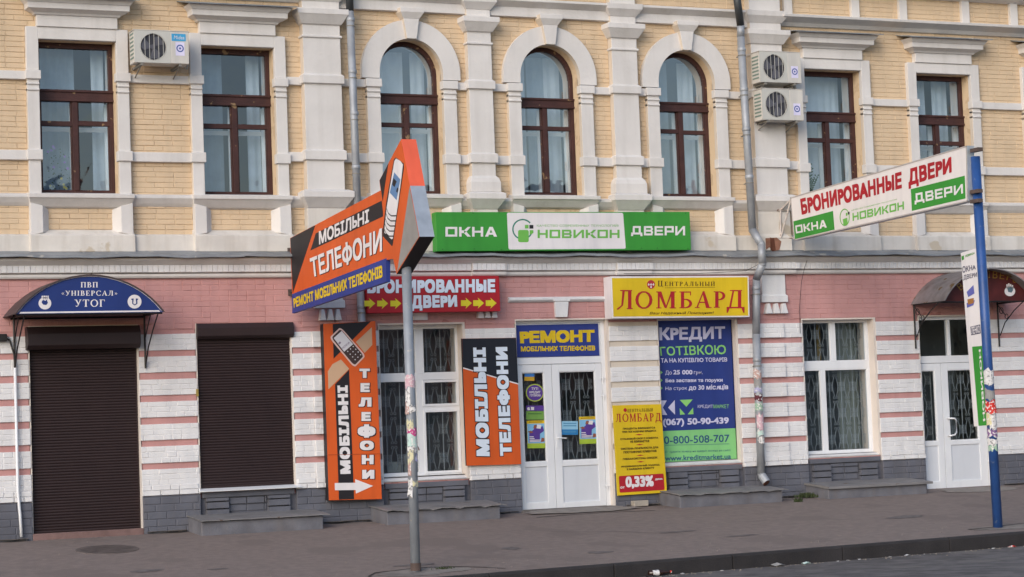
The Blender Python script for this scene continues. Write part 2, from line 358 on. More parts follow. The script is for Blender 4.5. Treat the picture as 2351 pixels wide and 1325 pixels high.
# ================================================================ THE GROUND
def zk(x): return -.437+.009*max(-12, min(12, x))          # top of the kerb
KO = 5.5
mb = MB(); xs = [-90, -40, -20]+[-12+i for i in range(25)]+[20, 40, 90]
for i in range(len(xs)-1):
    for j in range(4):
        a, b = xs[i], xs[i+1]
        f = lambda x, k: (x, .6-(KO+.6)*k/4, (0.0 if k == 0 else zk(x)*(((KO+.6)*k/4-.6)/KO))+(0 if k in (0, 4) else random.uniform(-.0, .0)))
        mb.add([f(a, j), f(b, j), f(b, j+1), f(a, j+1)], [(0, 1, 2, 3)])
pav = mb.build('pavement', ASP, kind='structure')
kerb = bpy.data.objects.new('kerb', None); col.objects.link(kerb); kerb['kind'] = 'structure'; kerb.location = (0, -KO, -.44)
x = -22.3
while x < 24:
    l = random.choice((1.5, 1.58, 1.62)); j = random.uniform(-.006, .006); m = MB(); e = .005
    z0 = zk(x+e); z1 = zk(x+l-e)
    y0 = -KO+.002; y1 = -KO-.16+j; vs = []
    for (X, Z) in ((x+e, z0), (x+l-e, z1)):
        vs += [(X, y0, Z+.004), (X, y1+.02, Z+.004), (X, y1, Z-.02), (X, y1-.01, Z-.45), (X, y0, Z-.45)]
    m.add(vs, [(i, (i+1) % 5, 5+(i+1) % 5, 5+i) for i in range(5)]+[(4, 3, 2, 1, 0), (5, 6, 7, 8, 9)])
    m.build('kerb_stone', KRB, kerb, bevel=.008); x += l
mb = MB()
for i in range(len(xs)-1):
    a, b = xs[i], xs[i+1]
    ys = [(-KO-.14, -.175), (-KO-.6, -.19), (-KO-3, -.17), (-KO-10, -.15), (-60, -.2)]
    for (ya, da), (yb, db) in zip(ys, ys[1:]):
        mb.add([(a, ya, zk(a)+da), (b, ya, zk(b)+da), (b, yb, zk(b)+db), (a, yb, zk(a)+db)], [(0, 1, 2, 3)])
mb.build('road', ROAD, kind='structure')
mb = MB(); mb.add([(-900, -900, -1.0), (900, -900, -1.0), (900, 900, -1.0), (-900, 900, -1.0)], [(0, 1, 2, 3)])
mb.build('ground', ASP, kind='structure')

# ================================================================ THE BUILDING
BLD = thing('brick_building', 'two-storey old brick building with yellow upper wall and pink and white striped ground floor', 'building', (0, 0, 0))
XL, XR, ZT = -11.6, 11.6, 8.3
RECT = [-9.33, -7.07, -4.815, 4.955, 7.065, 9.33]; RW = .53
ARCH = [-2.22, .0, 2.31]; AR = .49; AZ = 6.40
ZC = .04                                                     # the central bay sits a touch higher
LOW = [(-7.83, -6.34, .0, 2.80), (-5.54, -4.16, .50, 2.80), (-2.87, -1.53, .50, 2.76), (-.73, .80, 0, 2.79), (1.62, 3.01, .54, 2.76), (4.16, 5.52, .56, 2.73), (6.33, 7.72, 0, 2.75)]
# masonry shell, cut into boxes round the openings
mb = MB()
ops = []
for c in RECT: ops.append((c-RW, c+RW, 4.575, 6.68))
for c in ARCH: ops.append((c-AR, c+AR, 4.575+ZC, AZ))
def cut(x0, x1, z0, z1, o0, o1, holes, mi=0):
    xsx = sorted({x0, x1}|{h[0] for h in holes if x0 < h[0] < x1}|{h[1] for h in holes if x0 < h[1] < x1})
    for a, b in zip(xsx, xsx[1:]):
        hs = sorted([(h[2], h[3]) for h in holes if h[0] < (a+b)/2 < h[1]]); z = z0
        for p, q in hs:
            if p > z: mb.wbox(a, b, o0, o1, z, min(p, z1), mi)
            z = max(z, q)
        if z < z1: mb.wbox(a, b, o0, o1, z, z1, mi)
cut(XL, XR, 3.70, AZ, -.42, -.004, ops)
holes2 = [h for h in ops if h[3] > AZ]
cut(XL, ARCH[0]-AR, AZ, ZT, -.42, -.004, holes2); cut(ARCH[2]+AR, XR, AZ, ZT, -.42, -.004, holes2)
for a, b in ((ARCH[0], ARCH[1]), (ARCH[1], ARCH[2])): mb.wbox(a+AR, b-AR, -.42, -.004, AZ, ZT)
n = 20
for c in ARCH:      # spandrels over the arches
    for i in range(n):
        a0, a1 = math.pi-math.pi*i/n, math.pi-math.pi*(i+1)/n
        p = [(c+AR*math.cos(a0), AZ+AR*math.sin(a0)), (c+AR*math.cos(a1), AZ+AR*math.sin(a1)), (c+AR*math.cos(a1), ZT), (c+AR*math.cos(a0), ZT)]
        mb.prism([(q[0], .004, q[1]) for q in p], (0, .416, 0))
mb.build('upper_wall', YJ, BLD)
mb = MB(); low = [(a, b, c if c > 0 else -.3, d) for a, b, c, d in LOW]
cut(XL, XR, -.6, 3.70, -.42, .045, low)
mb.build('lower_wall', PJ, BLD)
mb = MB(); mb.box(XL, XR, 5.9, 6.1, -.6, ZT).box(XL, XL+.2, .42, 5.9, -.6, ZT).box(XR-.2, XR, .42, 5.9, -.6, ZT)
mb.box(XL+.2, XR-.2, .42, 5.9, 3.62, 3.80).box(XL, XR, -.1, 6.1, ZT, ZT+.15).box(XL+.2, XR-.2, .42, 5.9, -.45, -.3)
mb.build('inner_shell', INT, BLD)

# ---- bricks
def tri_brick(x0, x1, z0, z1, off, mb, mi=0, d=.006, b=.006):
    """front half of a brick: slightly chamfered face standing proud of the joint"""
    j = [random.uniform(-.0015, .0015) for _ in range(6)]
    vs = [(x0, 0, z0), (x1, 0, z0), (x1, 0, z1), (x0, 0, z1), (x0+b+j[0], 0, z0+b+j[1]), (x1-b+j[2], 0, z0+b+j[3]), (x1-b+j[4], 0, z1-b+j[1]), (x0+b+j[5], 0, z1-b+j[2])]
    t = random.uniform(-.002, .003)
    vs = [(v[0], -(off if i < 4 else off+d+t), v[2]) for i, v in enumerate(vs)]
    mb.add(vs, [(4, 5, 6, 7), (0, 1, 5, 4), (1, 2, 6, 5), (2, 3, 7, 6), (3, 0, 4, 7)], mi)
def blocked(z0, z1):
    zm = (z0+z1)/2; out = []
    def seg(a, b): out.append((a, b))
    for c in RECT:
        if 4.40 < zm < 6.9: seg(c-.66, c+.66)
        if 6.84 < zm < 7.3: seg(c-.53, c+.53)
        if zm < 4.5: seg(c-.66, c-.53); seg(c+.53, c+.66)
    for c in ARCH:
        if 4.4 < zm < AZ: seg(c-.66, c+.66)
        elif AZ <= zm < AZ+.70: h = math.sqrt(.70**2-(zm-AZ)**2); seg(c-h, c+h)
        if zm < 4.5: seg(c-.60, c-.45); seg(c+.45, c+.60)
    for a, b in ((-3.87, -3.33), (-1.33, -.96), (1.02, 1.42), (3.44, 3.98)): seg(a, b)
    return sorted(out)
cand = []; CP = .0725
z = 4.03; row = 0
while z < ZT:
    z1 = z+CP
    if not (z > 5.04 and z1 < 5.17) and not (z > 6.13 and z1 < 6.24) and not (z > 4.42 and z1 < 4.57):
        x = XL; free = []
        for a, b in blocked(z, z1):
            if a > x: free.append((x, a))
            x = max(x, b)
        if x < XR: free.append((x, XR))
        for a, b in free:
            L = .262 if row % 2 else .262; q = a-(.131 if row % 2 else 0)-random.uniform(0, .02)
            while q < b:
                p0, p1 = max(a, q), min(b, q+L-.004)
                if p1-p0 > .03: cand.append((p0, p1, z+.0022, z1-.0022))
                q += L*(1 if random.random() < .8 else .5)
    z = z1; row += 1
vis = lambda c: -8.35 < c[0] and c[1] < 8.7 and c[3] < 7.75
near = sorted([c for c in cand if vis(c) and c[1]-c[0] > .2], key=lambda c: c[0]); picked = set(near[:300])
variants = []
for k in range(6):
    m = MB(); tri_brick(-.5*.255, .5*.255, -.0340, .0340, 0, m); 
    me = bpy.data.meshes.new('brick'); me.from_pydata(m.v, [], m.f); me.materials.append(YEL); variants.append(me)
wallp = holder('yellow_brick_face', BLD)
rest = MB()
for c in cand:
    if c in picked:
        o = bpy.data.objects.new('brick', random.choice(variants)); col.objects.link(o); o.parent = wallp
        o.location = ((c[0]+c[1])/2, .003, (c[2]+c[3])/2); o.scale = ((c[1]-c[0])/.255, 1+random.uniform(-.1, .25), (c[3]-c[2])/.068)
        o.rotation_euler = (0, R(random.uniform(-.35, .35)), 0)
    else: tri_brick(c[0], c[1], c[2], c[3], -.003, rest)
rest.build('yellow_brickwork', YEL, wallp, kind='stuff')

# pink band above the ground-floor openings
rest = MB(); base = MB(); cutholes = [(a, b, 2.6, d) for a, b, c, d in LOW]
mb = base; cut(XL, XR, 2.725, 3.43, .045, .078, cutholes)
base.build('pink_band', PJ, BLD)
z = 2.73; row = 0
while z < 3.42:
    z1 = min(z+.075, 3.425); q = XL-(.13 if row % 2 else 0)
    while q < XR:
        l = .262 if random.random() < .85 else .131; p0, p1 = q, q+l-.005
        if not any(p1 > h[0] and p0 < h[1] and z < h[3]-.01 for h in cutholes): tri_brick(max(p0, XL), min(p1, XR), z+.0014, z1-.0014, .078, rest, d=.004)
        q += l
    z = z1; row += 1
rest.build('pink_brickwork', PNK, BLD, kind='stuff')

# piers of the ground floor with rusticated white blocks
BANDS = [(2.44, 2.665), (2.14, 2.36), (1.83, 2.05), (1.53, 1.745), (1.22, 1.44), (.91, 1.14), (.47, .83)]
piers = [(XL, -7.83)]+[(LOW[i][1], LOW[i+1][0]) for i in range(6)]+[(7.72, XR)]
PC = mat('cream_joint', (.55, .42, .28), .9, .1, 3)
PNJ = mat('pink_recess', (.50, .26, .245), .9, .1, 3, .4, 50, .2)
for pi, (a, b) in enumerate(piers):
    pr = holder('pier', BLD)
    jm = CRM if pi == 4 else PNJ
    m = MB(); m.wbox(a+.012, b-.012, .045, .072, .47, 2.725); m.build('recessed_course', jm, pr)
    for k, (z0, z1) in enumerate(BANDS):
        segs = [(a, b, .072)]
        if pi == 3: segs = [(a, -1.36, .072), (-1.36, -.95, .10), (-.95, b, .072)] if False else segs
        if pi == 5: segs = [(a, 3.36, .072), (3.362, 3.81, .11), (3.812, b, .072)]
        if pi == 2: segs = [(a, -3.87, .072), (-3.868, -3.33, .11), (-3.328, b, .072)]
        m = MB()
        for (s0, s1, o) in segs:
            m.wbox(s0, s1, .045, o+.018, z0+.004, z1-.004, 1)
            n = max(3, round((z1-z0)/.075)); hh = (z1-z0)/n; 
            for i in range(n):
                fl = (.012*max(0, 2-i) if k == 6 else 0)
                q = s0-random.uniform(0, .2) if s0 != XL else s0
                while q < s1:
                    l = random.choice((.262, .262, .131)); p0, p1 = max(q, s0-.002), min(q+l-.005, s1+.002)
                    if p1-p0 > .02: tri_brick(p0, p1, z0+i*hh+.0015, z0+(i+1)*hh-.0015+random.uniform(-.001, .001), o+.018, m, 0, d=.004+fl+random.uniform(-.0012, .0015), b=.006)
                    q += l
        m.build('rustication_block', [WB, WJ], pr)
# jamb strips and reveals of the ground-floor openings
REV = mat('pale_reveal_paint', (.66, .59, .53), .85, .08, 2, .3, 45, .15)
for a, b, c, d in LOW:
    c = c if c > 0 else -.1; w_ = .018 if b in (-6.34, -4.16) else .035
    MB().wbox(a, a+.015, -.4, .082, c, d-.02).build('plaster_reveal', REV, BLD); MB().wbox(b-w_, b, -.4, .082, c, d-.02).build('plaster_reveal', REV, BLD); MB().wbox(a, b, -.4, .0822, d-.02, d+.001).build('plaster_reveal', REV, BLD)

# plinth
pl_ = MB(); 
for a, b in piers:
    pl_.wbox(a, b, .045, .105, -.5, .466, 1)
    z = -.25
    while z < .45:
        q = a-random.uniform(0, .2)
        while q < b:
            p0, p1 = max(q, a), min(q+.255, b)
            if p1-p0 > .03: tri_brick(p0, p1, z+.004, min(z+.098, .468), .105, pl_, 0, d=.007+random.uniform(-.002, .003), b=.008)
            q += .262
        z += .1
pl_.build('plinth', [GRY, GJ], BLD, kind='stuff')
# recessed niches with stub piers under the windows
for (a, b, c, d) in (LOW[1], LOW[2], LOW[4], LOW[5]):
    m = MB(); m.wbox(a-.002, b+.002, -.1, .0455, -.4, c-.09, 1)
    for s0, s1 in ((a+.08, a+.40), (b-.42, b-.10)):
        z = -.05
        while z < c-.13:
            tri_brick(s0, s1, z+.004, min(z+.096, c-.095), .045, m, 0, d=.075, b=.006); z += .1
    z = .0
    while z < c-.13:
        q = a+.41
        while q < b-.43: tri_brick(q, min(q+.25, b-.43), z+.005, min(z+.095, c-.1), .045, m, 0, d=.03 if z > .22 else .014, b=.006); q += .256
        z += .1
    m.wbox(a+.03, b-.03, .045, .09, c-.09, c-.02, 0)
    m.build('window_niche', [GRY, GJ], BLD)

# ---- cornice between the storeys
mb = MB()
CPROF = [(.10, 3.425), (.125, 3.43), (.14, 3.455), (.14, 3.485), (.10, 3.492), (.165, 3.50), (.165, 3.605), (.18, 3.61), (.24, 3.66), (.25, 3.69)]
mb.stack(XL, XR, CPROF)
for a, b in ((-3.95, -3.27), (-1.42, -.88), (.93, 1.52), (3.36, 4.05)):
    mb.stack(a, b, [(p+.05, z, 0) for p, z in CPROF if z < 3.64], 0)
mb.build('cornice', WHT, BLD, bevel=.006)
m = MB(); q = XL
while q < XR:
    o = .165+(.05 if any(a < q+.03 < b for a, b in ((-3.95, -3.27), (-1.42, -.88), (.93, 1.52), (3.36, 4.05))) else 0)
    l = .076+random.uniform(-.004, .004); tri_brick(q+.002, q+l-.002, 3.504, 3.602+random.uniform(-.003, .003), o, m, 0, d=.009+random.uniform(-.002, .004), b=.004); q += l
m.build('soldier_course', WB, BLD, kind='stuff')
# zinc flashing laid on the cornice, in wavy overlapping lengths
q = XL; k = 0
while q < XR:
    l = random.choice((1.6, 2.0, 1.9)); e = min(q+l, XR); m = MB(); n = 8; z_ = random.uniform(-.008, .008)
    for i in range(n):
        xa, xb = q+(e-q)*i/n, q+(e-q)*(i+1)/n+(.02 if i == n-1 else 0)
        wv = lambda x: .010*math.sin(x*3.1+k)+.007*math.sin(x*9+2*k)
        t = .004+(k % 2)*.003
        A = lambda x: [(x, -.09, 3.80+t), (x, -.34, 3.722+wv(x)+z_+t), (x, -.345, 3.69+wv(x)+z_+t), (x, -.30, 3.69+wv(x)+z_+t), (x, -.09, 3.78+t)]
        v = A(xa)+A(xb); m.add(v, [(j, (j+1) % 5, 5+(j+1) % 5, 5+j) for j in range(5)])
        if i == 0: m.add(A(xa), [(0, 1, 2, 3, 4)])
        if i == n-1: m.add(A(xb), [(4, 3, 2, 1, 0)])
    m.build('flashing_sheet', FLS, BLD); q = e; k += 1
m = MB(); m.stack(XL, XR, [(.24, 3.69), (.24, 3.695), (.08, 3.775), (.0, 3.775)]); m.build('cornice_weathering', GRB, BLD)

# ---- upper storey mouldings
def surround(c, arch=False, zc=0.):
    s = holder('window_surround', BLD); hw = AR if arch else RW; ow = .70 if not arch else .70
    ow = .695
    m = MB()
    for sg in (-1, 1):
        m.cut(); a, b = sorted((c+sg*hw, c+sg*ow))
        m.stack(a, b, [(.08, 4.575+zc), (.08, 6.12+zc)], 0, 1)
        for z in (5.965, 6.045): m.stack(a-.0, b+.0, [(.082, z+zc), (.10, z+zc+.012), (.10, z+zc+.03), (.082, z+zc+.038)])
        m.stack(a-.0, b+.0, [(.083, 5.03+zc, .0), (.115, 5.035+zc, .02), (.115, 5.17+zc, .02), (.083, 5.175+zc, .0)])
        m.stack(a, b, [(.083, 6.12+zc, 0), (.115, 6.13+zc, .02), (.115, 6.245+zc, .02), (.083, 6.25+zc, 0)])
    m.build('jamb_pilaster', [WHT, CRM], s, bevel=.006)
    if not arch:
        m = MB()
        m.wbox(c-ow, c-hw, 0, .08, 6.25, 6.845).wbox(c+hw, c+ow, 0, .08, 6.25, 6.845).wbox(c-hw, c+hw, 0, .08, 6.68, 6.845)
        m.wbox(c-.55, c+.55, 0, .105, 6.846, 7.0)
        m.build('head_panel', WHT, s, bevel=.006)
        m = MB(); m.stack(c-.55, c+.55, [(.11, 7.0, 0), (.125, 7.005, .03), (.14, 7.03, .05), (.22, 7.065, .12), (.24, 7.07, .14), (.245, 7.145, .145), (.26, 7.15, .15), (.30, 7.20, .19), (.31, 7.215, .20)])
        m.build('hood_moulding', WHT, s, bevel=.005)
        m = MB()
        tl = random.uniform(-.02, .02)
        m.add([(c-.84, 0, 7.30), (c+.80, 0, 7.30), (c+.80, -.37, 7.222+tl*.3), (c-.80, -.36, 7.222), (c-.84, 0, 7.285), (c+.80, 0, 7.285), (c+.80, -.37, 7.207+tl*.3), (c-.80, -.36, 7.207)],
              [(0, 1, 2, 3), (7, 6, 5, 4), (0, 3, 7, 4), (1, 0, 4, 5), (2, 1, 5, 6), (3, 2, 6, 7)])
        m.build('hood_flashing', FLS, s)
    else:
        m = MB(); n = 28; r1 = .765; zz = AZ-.10
        out = [(c-r1, zz)]+[(c+r1*math.cos(math.pi-math.pi*i/n), AZ+r1*math.sin(math.pi-math.pi*i/n)) for i in range(n+1)]+[(c+r1, zz)]
        inn = [(c-AR, zz)]+[(c+AR*math.cos(math.pi-math.pi*i/n), AZ+AR*math.sin(math.pi-math.pi*i/n)) for i in range(n+1)]+[(c+AR, zz)]
        for i in range(len(out)-1):
            p = [inn[i], inn[i+1], out[i+1], out[i]]
            vs = [(x, -.085, z) for x, z in p]+[(x, .02, z) for x, z in p]
            m.add(vs, [(0, 1, 2, 3), (0, 4, 5, 1), (2, 6, 7, 3)], [0, 1, 0])
        m.add([(c-r1, -.085, zz), (c-AR, -.085, zz), (c-AR, .02, zz), (c-r1, .02, zz)], [(0, 1, 2, 3)]).add([(c+r1, -.085, zz), (c+AR, -.085, zz), (c+AR, .02, zz), (c+r1, .02, zz)], [(0, 1, 2, 3)])
        m.build('archivolt', [WHT, CRM], s)
        m = MB(); m.prism([(c-.075, -.15, AZ+AR-.01), (c+.075, -.15, AZ+AR-.01), (c+.125, -.15, 7.19), (c-.125, -.15, 7.19)], (0, .17, 0), 0, 1)
        m.stack(c-.125, c+.125, [(.152, 7.17, .0), (.20, 7.26, .06), (.20, 7.325, .06)], 0, 1)
        m.build('keystone', [WHT, CRM], s, bevel=.006)
    # sill with its cove, brackets and base below
    m = MB(); a, b = c-.71, c+.71
    m.stack(a, b, [(.01, 4.39+zc, -.02), (.05, 4.41+zc, -.02), (.14, 4.51+zc, 0), (.16, 4.52+zc, .005), (.165, 4.57+zc, .01), (.0, 4.60+zc, .01)])
    m.build('window_sill', WHT, s, bevel=.005)
    m = MB()
    for sg in (-1, 1):
        m.cut(); x0 = c+sg*.695; x1 = c+sg*.53; x2 = c+sg*.43
        zb, zt = 4.02, 4.455+zc
        P = [(x0, -.12, zb), (x1, -.12, zb+.03), (x1, -.12, zt-.04), (x0, -.12, zt), (x0, .0, zb), (x2, .0, zb+.06), (x2, .0, zt-.08), (x0, .0, zt)]
        m.add(P, [(0, 1, 2, 3), (1, 5, 6, 2), (0, 3, 7, 4), (3, 2, 6, 7), (0, 4, 5, 1)], 0)
    m.build('sill_bracket', WHT, s, bevel=.006)
    m = MB(); m.stack(a, b, [(.15, 3.79, 0), (.15, 4.015, 0), (.12, 4.03, 0), (.002, 4.10, 0)]); m.build('sill_base', GRB, s, bevel=.006)
for c in RECT: surround(c)
for c in ARCH: surround(c, True, ZC)
gaps = []; x = XL
for c, h in sorted([(c, .68) for c in RECT+ARCH]): gaps.append((x, c-h)); x = c+h
gaps.append((x, XR))
for x0, x1 in gaps:
    zc = ZC if -3.9 < (x0+x1)/2 < 4.0 else 0
    for z0, z1 in ((5.03, 5.17), (6.12, 6.24)): MB().stack(x0, x1, [(.03, z0+zc), (.065, z0+zc+.005), (.065, z1+zc-.005), (.03, z1+zc)]).build('string_course', WHT, BLD, bevel=.005)
    MB().stack(x0, x1, [(.01, 4.42), (.05, 4.46), (.10, 4.53), (.10, 4.565), (.01, 4.59)]).build('sill_course', WHT, BLD, bevel=.004)
m = MB(); m.stack(XL, XR, [(.09, 3.78), (.09, 4.015), (.01, 4.04)]); m.build('base_course', GRB, BLD, bevel=.006)
def pilaster(a, b, big):
    p = holder('pilaster', BLD); o = .15 if big else .12; m = MB(); ex = .0
    m.stack(a, b, [(o, 4.575), (o, 7.9)], 0, 1)
    m.build('shaft', [WHT, CRM], p, bevel=.006)
    m = MB(); z = ZC
    m.stack(a, b, [(o+.002, 5.04+z, .0), (o+.04, 5.05+z, .03), (o+.04, 5.175+z, .03), (o+.002, 5.20+z, 0)])
    m.cut(); m.stack(a, b, [(o+.002, 6.13+z, .0), (o+.04, 6.14+z, .03), (o+.04, 6.25+z, .03), (o+.002, 6.28+z, 0)])
    m.cut(); m.stack(a, b, [(o+.002, 6.83, .0), (o+.025, 6.84, .02), (o+.025, 6.865, .02), (o+.002, 6.875, 0)])
    m.build('collar', WHT, p, bevel=.005)
    m = MB(); m.stack(a, b, [(o+.002, 7.02, 0), (o+.03, 7.03, .02), (o+.11, 7.15, .09), (o+.12, 7.16, .10), (o+.12, 7.235, .10), (o+.03, 7.245, .02)])
    m.stack(a-.01, b+.01, [(o+.01, 7.36, 0), (o+.09, 7.46, .07), (o+.10, 7.54, .08), (o+.01, 7.56, 0)])
    m.build('capital', WHT, p, bevel=.005)
    m = MB()
    if not big: m.stack(a, b, [(o+.06, 4.66, .05), (o+.06, 4.80, .05), (o+.04, 4.86, .03), (o+.002, 4.90, 0)])
    m.stack(a, b, [(o+.002, 4.40, .0), (o+.02, 4.42, .01), (o+.11, 4.54, .09), (o+.12, 4.55, .10), (o+.12, 4.63, .10), (o+.05, 4.662, .04)])
    m.build('pilaster_base', WHT, p, bevel=.005)
    m = MB(); m.stack(a-.01, b+.01, [(o+.03, 3.79, .0), (o+.03, 4.0, 0), (o+.005, 4.05, 0), (o+.005, 4.40, 0)], 0); m.build('pedestal', GRB, p, bevel=.006)
for a, b, g in ((-3.88, -3.32, 1), (-1.34, -.96, 0), (1.02, 1.45, 0), (3.43, 3.99, 1)): pilaster(a, b, g)
m = MB(); m.stack(-3.32, 3.43, [(.03, 7.285), (.08, 7.29), (.085, 7.43), (.10, 7.435), (.20, 7.50), (.20, 7.535), (.02, 7.55)])
for a, b in ((XL, -3.88), (3.99, XR)): m.stack(a, b, [(.02, 7.345), (.05, 7.35), (.10, 7.40), (.26, 7.46), (.27, 7.50), (.02, 7.53)])
m.build('frieze_moulding', WHT, BLD, bevel=.005)
for x0, x1 in ((4.12, 4.27), (5.37, 5.52), (6.28, 6.43), (7.50, 7.65), (8.47, 8.62), (9.6, 9.75), (-4.3, -4.15), (-5.5, -5.35), (-6.45, -6.3), (-7.65, -7.5), (-8.62, -8.47), (-9.75, -9.6)):
    MB().stack(x0, x1, [(.065, 7.50), (.065, 7.93)]).build('frieze_strip', WHT, BLD, bevel=.005)
m = MB(); m.stack(XL, XR, [(.05, 7.90), (.15, 7.93), (.36, 8.05), (.38, 8.20), (.46, 8.30), (.46, 8.34), (.0, 8.42)]); m.build('eaves_cornice', WHT, BLD)

# ground-floor ornaments
for a, b in ((-3.80, -3.40), (3.45, 3.87)):
    m = MB(); m.stack(a, b, [(.15, 2.99, .025), (.15, 3.09, .025), (.13, 3.11, 0), (.13, 3.42, 0)], 0); m.build('lower_capital', WB, BLD, bevel=.006)
for a, b in ((-3.77, -3.43), (-1.35, -1.03), (3.47, 3.89)):
    for i in range(3):
        w_ = (b-a)/3; x0 = a+i*w_+.008; x1 = a+(i+1)*w_-.008; xm = (x0+x1)/2; zt, zb = 2.97, 2.815
        m = MB(); m.add([(x0, -.165, zb), (x1, -.165, zb), (xm+.02, -.165, zt), (xm-.02, -.165, zt), (x0, -.08, zb), (x1, -.08, zb), (xm+.02, -.08, zt), (xm-.02, -.08, zt)],
                        [(0, 1, 2, 3), (1, 5, 6, 2), (0, 3, 7, 4), (3, 2, 6, 7), (0, 4, 5, 1)]); m.build('tooth_ornament', WB, BLD, bevel=.004)
m = MB(); m.stack(-.83, .80, [(.09, 3.035), (.115, 3.05), (.135, 3.07), (.135, 3.10), (.09, 3.115)]); m.build('lintel_moulding', WB, BLD, bevel=.004)
m = MB(); m.stack(-.10, .145, [(.14, 3.045, .01), (.14, 3.075, .01)]).prism([(-.08, -.13, 2.81), (.105, -.13, 2.81), (.135, -.13, 3.043), (-.09, -.13, 3.043)], (0, .06, 0)); m.build('lintel_keystone', WB, BLD, bevel=.004)
m = MB(); m.wbox(-2.34, -2.12, .08, .13, 2.80, 2.95); m.build('lintel_keystone', WB, BLD, bevel=.004)

# ================================================================ WINDOWS, SHUTTERS AND DOORS OF THE BUILDING
def quadpane(m, x0, x1, z0, z1, y, mi=0): m.add([(x0, y, z0), (x1, y, z0), (x1, y, z1), (x0, y, z1)], [(0, 1, 2, 3)], mi)
def curtain(x0, x1, z0, z1, y, par, matr, amp=.012, wl=.13):
    m = MB(); n = max(6, int((x1-x0)/.018)); ph = random.uniform(0, 6); vs = []
    for i in range(n+1):
        x = x0+(x1-x0)*i/n; a = amp*math.sin(2*math.pi*x/wl+ph+.8*math.sin(7*x))
        vs += [(x, y+a*.6, z0), (x+.004*math.sin(9*x), y+a, (z0+z1)/2), (x, y+a*.5, z1)]
    m.add(vs, [(3*i+j, 3*i+3+j, 3*i+4+j, 3*i+1+j) for i in range(n) for j in (0, 1)])
    return m.build('curtain', matr, par, smooth=True)
def upper_window(c, arch, zc, cfg, ajar=False):
    W = holder('arched_window' if arch else 'window', BLD); hw = AR if arch else RW
    a, b = c-hw, c+hw; zb = 4.585+zc; zt = 6.68
    t0, t1 = (5.97, 6.12) if arch else (5.875, 6.035); s0, s1 = (5.63, 5.69) if arch else (5.545, 5.61)
    fo, fi = -.17, -.235           # front and back offset of the frame
    m = MB(); fw_ = .058
    m.wbox(a, a+fw_, fo, fi, zb, t0).wbox(b-fw_, b, fo, fi, zb, t0).wbox(a, b, fo-.002, fi, zb, zb+.075)
    if not arch: m.wbox(a, a+fw_, fo, fi, t1, zt).wbox(b-fw_, b, fo, fi, t1, zt).wbox(a, b, fo+.002, fi, zt-.075, zt)
    else:
        n = 28; P = lambda r, i: (c+r*math.cos(math.pi-math.pi*i/n), AZ+r*math.sin(math.pi-math.pi*i/n))
        for i in range(n):
            q = [P(AR-.065, i), P(AR-.065, i+1), P(AR+.004, i+1), P(AR+.004, i)]
            m.prism([(x, -fo, z) for x, z in q], (0, fo-fi, 0))
        m.wbox(a, a+fw_, fo, fi, t1, AZ).wbox(b-fw_, b, fo, fi, t1, AZ)
    m.build('frame', WOOD, W, bevel=.004)
    m = MB(); m.wbox(a, b, fo+.02, fi, t0, t1).wbox(a, b, fo+.04, fo+.02, t1-.035, t1-.004).wbox(a, b, fo+.035, fo+.02, t0+.0, t0+.03); m.build('transom', WOOD, W, bevel=.004)
    mc = c-.005; m = MB(); m.wbox(mc-.038, mc+.038, fo+.012, fi, zb+.07, t0); m.build('mullion', WOOD, W, bevel=.004)
    for x0, x1 in ((a+fw_, mc-.038), (mc+.038, b-fw_)):
        m = MB(); h_ = random.uniform(-.008, .008)
        m.wbox(x0, x1, fo+.002, fi, s0+h_, s1+h_).wbox(x0, x0+.018, fo-.012, fi+.004, zb+.075, t0).wbox(x1-.018, x1, fo-.012, fi+.004, zb+.075, t0)
        m.build('sash_bar', WOOD, W, bevel=.003)
        for z0, z1 in ((zb+.075, s0+h_), (s1+h_, t0)):
            t = random.uniform(-.006, .006); m = MB(); m.add([(x0, -fi-.02+t, z0), (x1, -fi-.02-t, z0), (x1, -fi-.02-t*.3, z1), (x0, -fi-.02+t, z1)], [(0, 1, 2, 3)]); m.build('pane', GLA if arch else GLU, W)
    m = MB()
    if arch: m.add([(c+(AR-.06)*math.cos(R(180-180*i/n)), -fi-.02, AZ+(AR-.06)*math.sin(R(180-180*i/n))) for i in range(n+1)]+[(b-fw_, -fi-.02, t1), (a+fw_, -fi-.02, t1)], [tuple(range(n+3))])
    else: quadpane(m, a+fw_, b-fw_, t1, zt-.07, -fi-.02)
    m.build('pane', GLA if arch else GLU, W)
    # white inner lining and inner casement
    m = MB(); y0, y1 = .24, .46
    m.box(a-.003, a+.035, y0, y1, zb, AZ if arch else zt).box(b-.035, b+.003, y0, y1, zb, AZ if arch else zt).box(a, b, y0, y1, zb-.02, zb+.03)
    if arch:
        for i in range(n):
            q = [P(AR-.035, i), P(AR-.035, i+1), P(AR+.006, i+1), P(AR+.006, i)]; m.prism([(x, y0, z) for x, z in q], (0, y1-y0, 0))
    else: m.box(a, b, y0, y1, zt-.03, zt+.003)
    m.build('inner_lining', INW, W)
    m = MB(); y0, y1 = .36, .40; g = .035
    m.box(a+g, a+g+.05, y0, y1, zb+.03, t0).box(b-g-.05, b-g, y0, y1, zb+.03, t0).box(a+g, b-g, y0-.004, y1, zb+.03, zb+.08).box(c-.04, c+.04, y0+.003, y1, zb+.08, t0)
    m.box(a+g+.05, c-.04, y0+.002, y1, s0-.06, s0+.0).box(c+.04, b-g-.05, y0+.002, y1, s0-.06, s0)
    m.build('inner_casement', INW, W, bevel=.004)
    for (u0, u1, kind) in cfg:
        x0, x1 = a+.04+(b-a-.08)*u0, a+.04+(b-a-.08)*u1
        curtain(x0, x1, zb+.03, (AZ+.40 if arch else zt+.02), .56, W, CURL if kind else CURT)
upper_window(RECT[0], False, 0, [(0, .4, 0)])
